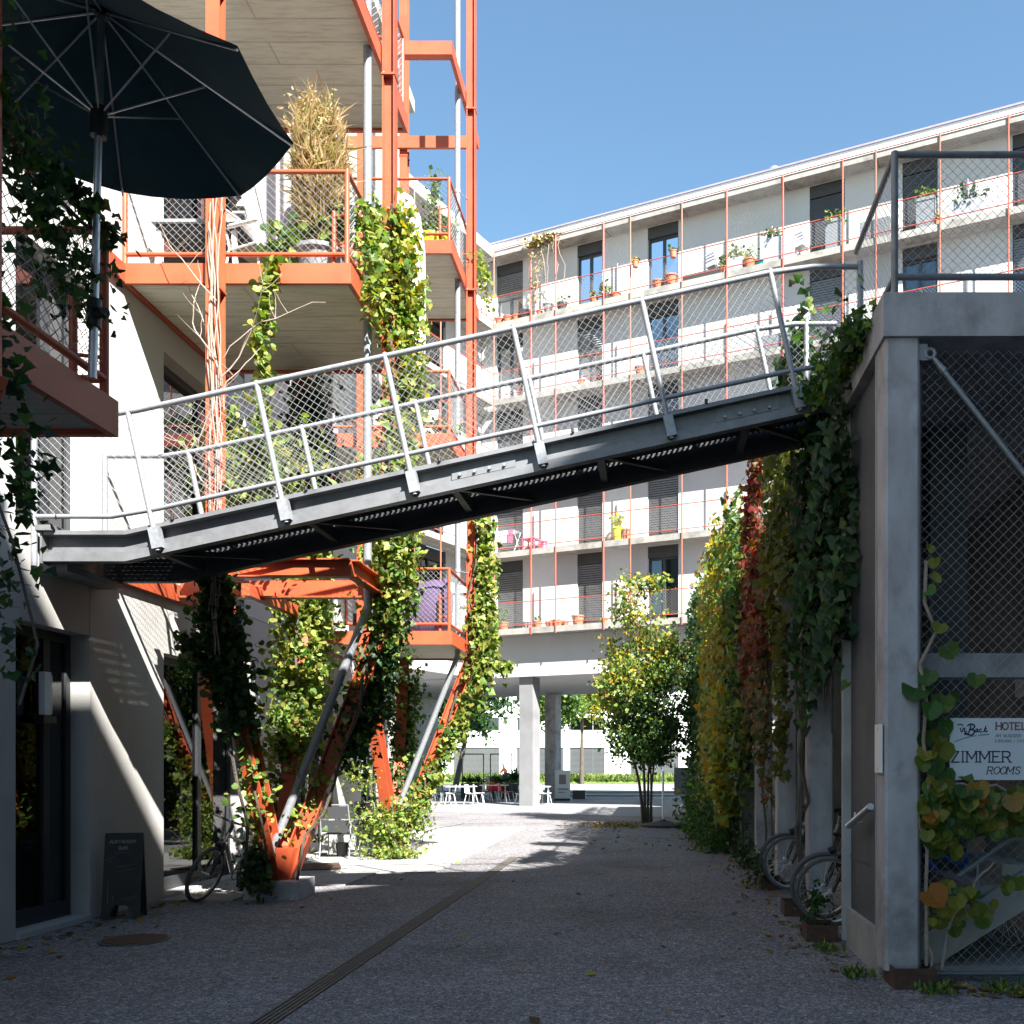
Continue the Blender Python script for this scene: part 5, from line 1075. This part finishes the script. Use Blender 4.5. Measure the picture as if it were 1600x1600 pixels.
n = 8000; uu = rng.uniform(0,1,n)**.6; aa = rng.uniform(0,6.28,n); hh = rng.uniform(0,1,n)**.8*(1.62-.75*uu**2+.28*np.sin(aa*3+1)+rng.normal(size=n)*.08); rr_ = (.08+.21*np.abs(hh))*uu
leaves('blades', dg, np.stack([rr_*np.cos(aa)-.03*hh, rr_*np.sin(aa), hh], 1), .19, STRAW, 'blade', droop=-1.0, jit=.55)
P = along([(-.05,0,1.35),(-.15,0,1.7),(.1,0,1.6)], 1500, (.2,.15,.17)); leaves('plumes', dg, P, .04, STRAW, 'lance')
MB().path([(0,0,-.1),(.02,0,.6),(-.05,0,1.4)],.012,6).path([(.05,.03,-.1),(.12,0,.6),(.15,0,1.3)],.01,6).path([(-.05,.03,-.1),(-.14,0,.6),(-.2,0,1.4)],.01,6).build('culms', 'stem', dg)
sg = plant('leafy_plant', 'fresh green plant spilling from behind the balcony tub', 'plant', (-4.1,10.8,zb2)); leaves('foliage', sg, along([(-.15,0,.15),(0,0,.5),(.65,.1,.75)], 420, (.18,.12,.16)), .085, LIME+GREEN, 'heart'); MB().path([(-.1,0,0),(.1,0,.4),(.6,.1,.8)],.01,6).build('stem', 'bark', sg)
pbd = thing('paddle_board', 'upright white board with a rounded top behind the vine on the balcony', 'board', (-3.30,12.78,zb2))
out_ = [(-.26,0),(-.27,.6),(-.26,1.4),(-.2,1.85),(-.1,2.08),(0,2.14),(.1,2.08),(.2,1.85),(.26,1.4),(.27,.6),(.26,0)]
MB().prism([(x,-.04,z) for x, z in out_],(0,.08,0)).build('deck', 'white', pbd)
# things on the second tower
zy = 10.03+.195
for k, (x, y, r, m_, lb) in enumerate(((-3.72,16.25,.24,'pot_yellow','large bright yellow pot on the upper balcony corner'),(-4.2,16.2,.2,'pot_yellow','medium yellow pot next to the large yellow pot'),(-4.05,16.5,.15,'pot_yellow','small yellow pot behind the two yellow pots'))): pot(lb, (x,y,zy), r, r*1.3, m_)
ys = plant('potted_shrub', 'airy green shrub growing from the large yellow pot', 'shrub', (-3.72,16.25,zy+.25)); leaves('foliage', ys, np.concatenate([along([(0,0,.2),(.02,0,.6),(.05,0,1.15)], 230, (.13,.1,.1)), along([(-.3,0,.3),(0,0,.25),(.3,0,.3)], 200, (.14,.12,.12))]), .06, GREEN+LIME, 'kite'); MB().path([(0,0,-.1),(.02,0,.5),(.05,0,1.2)],.012,6).build('stem', 'bark', ys)
lv = plant('lavender', 'grey green lavender in the medium yellow pot', 'plant', (-4.2,16.2,zy+.2)); leaves('foliage', lv, along([(0,0,.1),(0,0,.35)], 320, (.18,.14,.12)), .06, [(0.16,0.19,0.14),(0.12,0.16,0.10)], 'lance', droop=-1); MB().path([(0,0,-.1),(0,0,.3)],.01,6).build('stem', 'bark', lv)
z1_ = 3.6+.195
bg_ = thing('bean_bag', 'slumped purple bean bag behind the balcony mesh', 'bean bag', (-3.85,16.3,z1_)); bg_.scale = (1.2,1.1,1.3)
m_ = MB().sphere((0,0,.34),.42,.34,.38,18,12); m_.v = [(x*(1+.10*math.sin(z*9+x*5)), y*(1+.1*math.sin(x*8)), max(.005,z+.06*math.sin(x*7+y*5))) for x,y,z in m_.v]; m_.build('sack', 'purple', bg_, smooth=True); MB().path([(-.2,0,.66),(-.27,-.05,.78),(-.2,-.05,.80),(-.1,0,.68)],.05,8).path([(.2,0,.64),(.3,-.05,.72),(.3,-.05,.6)],.05,8).build('ears', 'purple', bg_, smooth=True)
wb = thing('white_box', 'white tray with a dark basket on the purple bag balcony', 'box', (-4.9,16.2,z1_)); MB().box(-.25,-.2,0,.25,.2,.16).build('tray', 'white', wb); MB().box(-.12,-.12,.162,.16,.12,.36).build('basket', 'frame_dark', wb)
z2_ = 6.85+.195
for k, (x, m_, lb) in enumerate(((-4.6,'terra','terracotta pot on the middle balcony of the second tower'),(-4.1,'pot_grey','grey pot on the middle balcony of the second tower'))): pot(lb, (x,16.2,z2_), .15, .22, m_)
mp_ = plant('potted_shrub', 'low green pot plants behind the mesh of the middle balcony', 'shrub', (-4.0,16.3,z2_+.2)); leaves('foliage', mp_, along([(-.6,0,.1),(.1,0,.2),(.6,0,.1)], 420, (.2,.12,.13)), .07, LIME+GREEN, 'kite'); MB().path([(0,0,-.15),(0,0,.2)],.012,6).build('stem', 'bark', mp_)
dn = thing('garden_bench', 'white slatted bench on the middle balcony of the second tower', 'bench', (-4.4,17.0,z2_)); MB().box(-.6,-.2,.40,.6,.2,.44).build('seat', 'white', dn)
for k in range(5): MB().box(-.6,.2,.5+.09*k,.6,.225,.56+.09*k).build('slat', 'white', dn)
for s in (-.55,.55): MB().bar((s,-.18,0),(s,-.18,.4),.05,.05,(0,1,0)).bar((s,.21,0),(s,.26,.95),.05,.05,(0,1,0)).build('leg', 'white', dn)

# ------------------------------------------------------------------ pots and things on the far balconies
def fwp(px, li, d=-0.22): t_ = tpx(px, d) if True else 0; p = O + U*t_ + Nn*d; return Vector((p.x, p.y, SLABS[li]+SLT+.002))
FLOOR = ['first','second','third','fourth','top']
def fpot(px, li, r, m_, what, plant_=None, h=None, pal=None, n=60, box=False):
    p = fwp(px, li); lb = what+' on the white block '+FLOOR[li]+' floor'
    h = h or r*1.5
    if box:
        t = thing('planter_box', lb, 'planter', tuple(p), math.atan2(U.y,U.x), 'planters on the white block'); MB().box(-r,-.16,0,r,.16,h).build('shell', m_, t); MB().box(-r+.03,-.13,h-.04,r-.03,.13,h+.006).build('soil', 'soil', t)
    else: t = pot(lb, p, r, h, m_, 'pots on the white block')
    if plant_:
        q = plant('pot_plant', plant_+' on the white block '+FLOOR[li]+' floor', 'plant', p+Vector((0,0,h*.8)), 'pot plants on the white block'); H = .5 if n > 50 else .25
        leaves('foliage', q, along([(0,0,.02),(0,0,H)], n, (max(.14,r*.9),.14,.15)), .10, pal or LIME+GREEN, 'kite'); MB().path([(0,0,-.05),(.02,0,H)],.012,5).build('stem', 'bark', q)
fpot(780,4,.17,'terra','first of three terracotta pots in the corner'); fpot(793,4,.18,'terra','middle of three terracotta pots in the corner'); fpot(806,4,.16,'terra','last of three terracotta pots in the corner'); fpot(821,4,.22,'pot_black','wide black pot right of the three corner pots')
fpot(843,4,.12,'terra','small terracotta pot under the dry creeper'); fpot(857,4,.2,'pot_grey','brown grey tub beside the dry creeper',h=.38); fpot(878,4,.2,'pot_black','black tub between dry creeper and second window','low tuft in the black tub',n=40,h=.3)
fpot(928,4,.15,'terra','terracotta pot before the second window','reddish spiky plant before the second window',pal=REDS+LIME,n=50); fpot(947,4,.17,'pot_black','dark pot of leaves right of the second window','leafy plant right of the second window',n=80); fpot(962,4,.2,'terra','shallow terracotta bowl right of the second window',h=.2)
fpot(1028,4,.21,'terra','left of two big terracotta pots at the third window'); fpot(1049,4,.26,'terra','right of two big terracotta pots at the third window')
fpot(1130,4,.18,'terra','terracotta pot at the end of the dark trough','bushy plant at the end of the dark trough',n=90); fpot(1150,4,.28,'planter_shaded','white square planter behind the bushy plant','pale grasses in the white square planter',box=True,h=.45,n=110,pal=[(0.25,0.27,0.12),(0.16,0.2,0.06)]); fpot(1171,4,.22,'terra','terracotta pot beside the teal bowl','yellow green plant beside the teal bowl',n=60)
fpot(1189,4,.22,'teal_pl','shallow teal bowl',h=.14); fpot(1209,4,.33,'planter_shaded','tall white planter with a glossy shrub','glossy dark shrub in the tall white planter',box=True,h=.85,n=150,pal=GREEN); fpot(1231,4,.24,'planter_shaded','plain tall white planter beside the folding chair',box=True,h=.8)
fpot(1098,4,.75,'pot_black','long dark trough left of the white square planter',box=True,h=.22); fpot(1305,4,.3,'pot_grey','grey box standing tall at the roller blind','lime shrub above the grey box',box=True,h=1.0,n=120,pal=LIME); fpot(1368,4,.5,'pot_grey','long grey planter behind the corner rail post',box=True,h=.65)
fpot(1447,4,.3,'pot_grey','grey box under the second roller blind','lime shrub under the second roller blind',box=True,h=1.0,n=120,pal=LIME); fpot(1515,4,.48,'planter_shaded','wide white planter with trailing rosemary','trailing rosemary in the wide white planter',box=True,h=.6,n=170,pal=GREEN+DARK)
fpot(1462,4,.17,'terra','terracotta pot left of the wide white planter','orange leaved plant under the second roller blind',n=40,pal=YELL)
fpot(787,0,.2,'terra','terracotta pot with a small tree in the corner','small thin tree in the corner pot',n=70); fpot(823,0,.17,'pot_grey','dark teal pot right of the corner window'); fpot(840,0,.17,'terra','terracotta pot next to the dark teal pot','tiny shoots next to the dark teal pot',n=20); fpot(857,0,.14,'terra','small round terracotta pot'); fpot(870,0,.22,'terra','wide terracotta trough',box=True,h=.25); fpot(884,0,.12,'terra','tiny terracotta saucer pot right of the wide trough'); fpot(903,0,.24,'terra','terracotta bowl before the second window'); fpot(945,0,.13,'terra','terracotta pot left of the yellowing tree')
fpot(965,1,.22,'lime_pl','lime green tub','yellow green climber in the lime tub',n=170,h=.5,pal=[(0.45,0.42,0.05),(0.3,0.35,0.05)]); fpot(978,1,.16,'terra','terracotta pot leaning on the lime tub',h=.4)
fpot(1000,3,.2,'terra','terracotta pot below the third window'); fpot(908,3,.15,'terra','amber pot before the second window'); fpot(1215,3,.8,'pot_grey','long grey trough behind the bridge rail',box=True,h=.5)
for (px, z, lb) in ((994,SLABS[4]+SLT+.95,'small pink hanging pot left of the third window'),(1053,SLABS[4]+SLT+.98,'hanging pot with an orange plant at the third window')):
    p = O + U*tpx(px,.06) + Nn*.12; t = pot(lb+' on the red rail', (p.x,p.y,z-.12), .13, .24, 'terra', 'pots hung on the red rail'); leaves('foliage', t, along([(0,0,.2),(0,0,.34)], 50, (.12,.1,.07)), .09, GREEN+YELL[:1], 'kite')
def ffchair(px, li, lb):
    t = thing('folding_chair', lb, 'chair', tuple(fwp(px,li,-.4)), math.atan2(U.y,U.x)+R(160), 'folding chairs on the white block')
    for s in (-.2,.2): MB().path([(s,-.2,0),(s,.05,.42),(s,.22,.9)],.014,6).path([(s,.22,0),(s,-.2,.44)],.014,6).build('leg', 'alu', t)
    MB().box(-.2,-.2,.42,.2,.2,.44).build('seat', 'alu', t)
    for k in range(3): MB().box(-.2,.17+.02*k,.6+.1*k,.2,.185+.02*k,.66+.1*k).build('slat', 'alu', t)
ffchair(1115,4,'wire folding chair behind the long dark trough'); ffchair(1252,4,'wire folding chair beside the plain tall white planter')
dk = thing('drying_rack', 'white drying rack with pale and pink laundry in the corner of the white block', 'drying rack', tuple(fwp(793,1,-.45)), math.atan2(U.y,U.x))
for s in (-.45,.45): MB().tube((s,-.25,0),(s,.25,.85),.012,6).tube((s,.25,0),(s,-.25,.85),.012,6).build('leg', 'white', dk)
for k in range(5): MB().tube((-.5,-.25+.125*k,.86),(.5,-.25+.125*k,.86),.008,6).build('bar', 'white', dk)
for k, (x, w_, m_) in enumerate(((-.35,.3,'white'),(0,.28,'white'),(.3,.22,'pink_pl'))): MB().prism([(x-w_/2,-.26,.88),(x+w_/2,-.26,.88),(x+w_/2*.9,-.3,.45-.05*k),(x-w_/2*.8,-.3,.4)],(0,.02,0)).build('laundry', m_, dk)
tt_ = thing('toy_table', 'small pink plastic table with stools on the second balcony floor', 'toy table', tuple(fwp(830,1,-.3)), math.atan2(U.y,U.x)); MB().box(-.3,-.25,.42,.3,.25,.46).build('top', 'pink_pl', tt_)
for x in (-.25,.25):
    for y in (-.2,.2): MB().bar((x,y,0),(x,y,.42),.05,.05,(0,1,0)).build('leg', 'pink_pl', tt_)
ts = thing('toy_stool', 'pink stool right of the small pink table', 'stool', tuple(fwp(850,1,-.3))); MB().lathe((0,0,0),[(.14,0),(.1,.26),(.15,.28),(.15,.32)],12).build('body', 'pink_pl', ts)
dc = O + U*((PT[1]+PT[2])/2)
vine('dry_creeper', 'brown withered creeper on the top mesh panel of the white block', tuple(dc+Vector((0,0,19.2))), [(along([tuple(dc+U*-.6+Vector((0,0,21.85))), tuple(dc+U*.6+Vector((0,0,21.95)))], 520, (.35,.08,.16)), .12, STRAW+[(0.25,0.12,0.05),(0.2,0.2,0.05)], 'kite'), (along([tuple(dc+U*-.2+Vector((0,0,21.6))), tuple(dc+U*-.4+Vector((0,0,19.4)))], 160, (.3,.06,.3)), .09, STRAW, 'kite')],
     [(wob(tuple(dc+U*(.3*k-.6)+Vector((0,0,19.15))), tuple(dc+U*(.25*k-.5)+Vector((0,0,21.9))), 8, .09), .012) for k in range(6)], cat='creeper', stem_m='stem')

# ------------------------------------------------------------------ cafe in the passage
def shell_chair(label, x, y, rz, sm):
    t = thing('cafe_chair', label, 'chair', (x,y,.006), rz, 'cafe chairs in the passage')
    vs = []; fs = []
    prof_ = [(-.2,.46),(-.05,.44),(.12,.44),(.19,.48),(.22,.6),(.25,.82)]
    for (yy, zz) in prof_:
        for q in range(5): xx = -.22+.11*q; vs.append((xx*(1 if zz < .7 else .85), yy-.03*(abs(xx)/.22)**2*(1 if zz > .5 else 0), zz+.03*(abs(xx)/.22)**2*(1 if zz < .5 else 0)))
    for i in range(5):
        for j in range(4): fs.append((i*5+j,i*5+j+1,(i+1)*5+j+1,(i+1)*5+j))
    m_ = MB().add(vs, fs); m_.add([(a,b-.012,c-.012) for a,b,c in vs], [tuple(reversed(f)) for f in fs]); m_.build('shell', sm, t, smooth=True)
    for sx_ in (-1,1):
        for sy_ in (-1,1): MB().tube((sx_*.16,sy_*.14,.43),(sx_*.22,sy_*.22,0),.012,6).build('leg', 'alu' if sm != 'white' else 'white', t)
def cpt(px, Y): return ((px-1020)*Y/1500, Y)
for (px, Y, a, m_, lb) in ((704,39.7,-80,'white','white cafe chair left of the round white table'),(736,39.6,75,'white','white cafe chair right of the round white table'),(748,40.1,95,'white','second white cafe chair tucked beside the first at the white table'),(760,43.0,-60,'red_pl','red cafe chair left of the rear cafe table'),(772,44.2,200,'red_pl','red cafe chair behind the rear cafe table'),(787,42.0,80,'red_pl','red cafe chair right of the rear cafe table'),(796,42.6,100,'yel_pl','amber cafe chair beside the red chair'),(768,45.3,20,'yel_pl','amber cafe chair against the planter'),(813,39.4,-80,'white','white cafe chair just left of the front pillar'),(852,39.6,80,'white','white cafe chair just right of the front pillar'),(820,42,20,'pot_grey','grey cafe chair behind the white chair by the pillar'),(675,43.5,-90,'black','black cafe chair left of the wooden table'),(697,43.0,90,'black','black cafe chair right of the wooden table'),(684,42.2,180,'black','black cafe chair in front of the wooden table')):
    x, y = cpt(px, Y); shell_chair(lb, x, y, R(a), m_)
for (px, Y, tm_, lb) in ((721,40.4,'white','white cafe table between white chairs'),(772,43.2,'white','white cafe table between red chairs'),(688,43.6,'wood','wooden cafe table with black chairs'),(838,40.4,'white','white cafe table hidden behind the front pillar')):
    x, y = cpt(px, Y); t = thing('cafe_table', lb, 'table', (x,y,.006), group='cafe tables in the passage'); MB().box(-.6,-.35,.715,.6,.35,.745).build('table_top', tm_, t)
    for sx_ in (-.5,.5): MB().tube((sx_,0,.03),(sx_,0,.715),.03,8).box(sx_-.03,-.3,0,sx_+.03,.3,.03).build('leg', 'white' if tm_ == 'white' else 'black', t)
for (px, lb) in ((739,'black framed planter behind the white cafe table'),(783,'black framed planter behind the red chairs')):
    x, y = cpt(px, 47.0); t = thing('framed_planter', lb, 'planter', (x,y,.006), group='framed planters in the passage'); MB().box(-.55,-.25,0,.55,.25,.75).build('trough', 'black', t)
    for s in (-.52,.52): MB().bar((s,.0,.75),(s,0,2.15),.05,.05,(0,1,0)).build('post', 'black', t)
    MB().bar((-.545,0,2.17),(.545,0,2.17),.05,.05).build('crossbar', 'black', t); leaves('foliage', t, along([(-.4,0,.85),(.4,0,.85)], 260, (.25,.2,.16)), .15, DARK+GREEN, 'lance', droop=-.8)
ag = plant('spiky_plant', 'spiky palm plant beside the framed planter with red chairs', 'plant', (*cpt(803,46),.006)); leaves('foliage', ag, along([(0,0,.9),(0,0,1.2)], 90, (.16,.14,.14)), .24, DARK+GREEN, 'lance', droop=-.9); MB().lathe((0,0,0),[(.18,0),(.25,.7),(.25,.75)],12).build('tub', 'pot_black', ag)
x, y = cpt(879,44.2); rb_ = thing('display_banner', 'tall white display banner beside the rear pillar', 'banner', (x,y,.006)); MB().box(-.35,-.01,.1,.35,.01,1.4).build('panel', 'sign', rb_); MB().box(-.37,-.15,0,.37,.15,.095).build('base', 'ink', rb_); MB().box(-.16,-.014,.75,.16,-.0105,1.2).build('picture', 'ink_g', rb_); MB().box(-.2,-.014,.5,.25,-.0105,.56).box(-.2,-.014,.36,.1,-.0105,.4).build('caption', 'ink_g', rb_)
x, y = cpt(905,46.5); bx_ = thing('bollard_box', 'low dark grey concrete block near the street kerb', 'block', (x,y,0)); MB().prism([(-.3,-.2,0),(.3,-.2,0),(.3,.2,0),(-.3,.2,0)],(0,0,.42)).build('block', 'pot_black', bx_)
x, y = cpt(1036,25.2); ps = thing('parasol_stand', 'empty parasol stand with a white pole on a round dark base', 'parasol stand', (x,y,0)); MB().lathe((0,0,0),[(.52,0),(.54,.06),(.3,.13),(.08,.17),(.06,.2)],24).build('base', 'pot_black', ps, smooth=True); MB().tube((0,0,.17),(0,0,1.45),.03,10).build('pole', 'white', ps, smooth=True)
x, y = cpt(1066,33.2); nb = thing('notice_board', 'dark notice board on two posts beside the far deck end', 'notice board', (x,y,0)); MB().box(-.28,-.03,.6,.28,.03,1.55).build('panel', 'pot_grey', nb)
for s in (-.25,.25): MB().bar((s,.05,0),(s,.05,1.7),.04,.04,(0,1,0)).build('post', 'alu', nb)
# ------------------------------------------------------------------ cyclist on the street
cy = bicycle('black touring bicycle ridden along the street by the person in orange', (-12.9,80,.01), R(90), 0, 'frame_dark', 'street traffic')
pe = thing('person', 'person in an orange jacket and dark trousers riding a bicycle past the office', 'person', (-12.2,80,.01))
def skinned(name, verts, edges, radii, m_, par):
    me = bpy.data.meshes.new(name); me.from_pydata(verts, edges, []); o = bpy.data.objects.new(name, me); COL.objects.link(o); o.parent = par; me.materials.append(M[m_])
    sm_ = o.modifiers.new('skin','SKIN'); o.modifiers.new('sub','SUBSURF').levels = 2
    o.modifiers['sub'].render_levels = 2
    for i, r in enumerate(radii): me.skin_vertices[0].data[i].radius = (r, r)
    me.skin_vertices[0].data[0].use_root = True
    return o
# rider faces -X; pelvis over the saddle
V = [(0,0,.98),(-.10,0,1.2),(-.2,0,1.42),(-.24,0,1.53),(-.29,0,1.64),(-.31,0,1.74),(-.2,.17,1.4),(-.34,.2,1.18),(-.55,.22,1.02),(-.2,-.17,1.4),(-.34,-.2,1.18),(-.55,-.22,1.02),
     (-.02,.1,.93),(-.36,.11,.78),(-.18,.11,.4),(-.2,.11,.31),(-.32,.11,.29),(-.02,-.1,.93),(-.26,-.11,.62),(-.06,-.11,.26),(-.06,-.11,.17),(-.2,-.11,.15)]
E = [(0,1),(1,2),(2,3),(3,4),(4,5),(2,6),(6,7),(7,8),(2,9),(9,10),(10,11),(0,12),(12,13),(13,14),(14,15),(15,16),(0,17),(17,18),(18,19),(19,20),(20,21)]
Rd = [.15,.15,.17,.06,.10,.08,.075,.055,.045,.075,.055,.045,.10,.08,.055,.05,.04,.10,.08,.055,.05,.04]
body = skinned('body', V, E, Rd, 'skin', pe)
# clothing over the body
skinned('jacket', [(0,0,1.0),(-.10,0,1.2),(-.2,0,1.42),(-.2,.17,1.4),(-.34,.2,1.18),(-.52,.22,1.03),(-.2,-.17,1.4),(-.34,-.2,1.18),(-.52,-.22,1.03)], [(0,1),(1,2),(2,3),(3,4),(4,5),(2,6),(6,7),(7,8)], [.18,.19,.20,.10,.085,.07,.10,.085,.07], 'jacket', pe)
skinned('trousers', [(0,0,.98),(-.02,.1,.93),(-.36,.11,.78),(-.18,.11,.38),(-.02,-.1,.93),(-.26,-.11,.62),(-.06,-.11,.26)], [(0,1),(1,2),(2,3),(0,4),(4,5),(5,6)], [.17,.12,.10,.075,.12,.10,.075], 'trouser', pe)
MB().sphere((-.285,0,1.70),.115,.095,.10).build('helmet', 'white', pe, smooth=True)
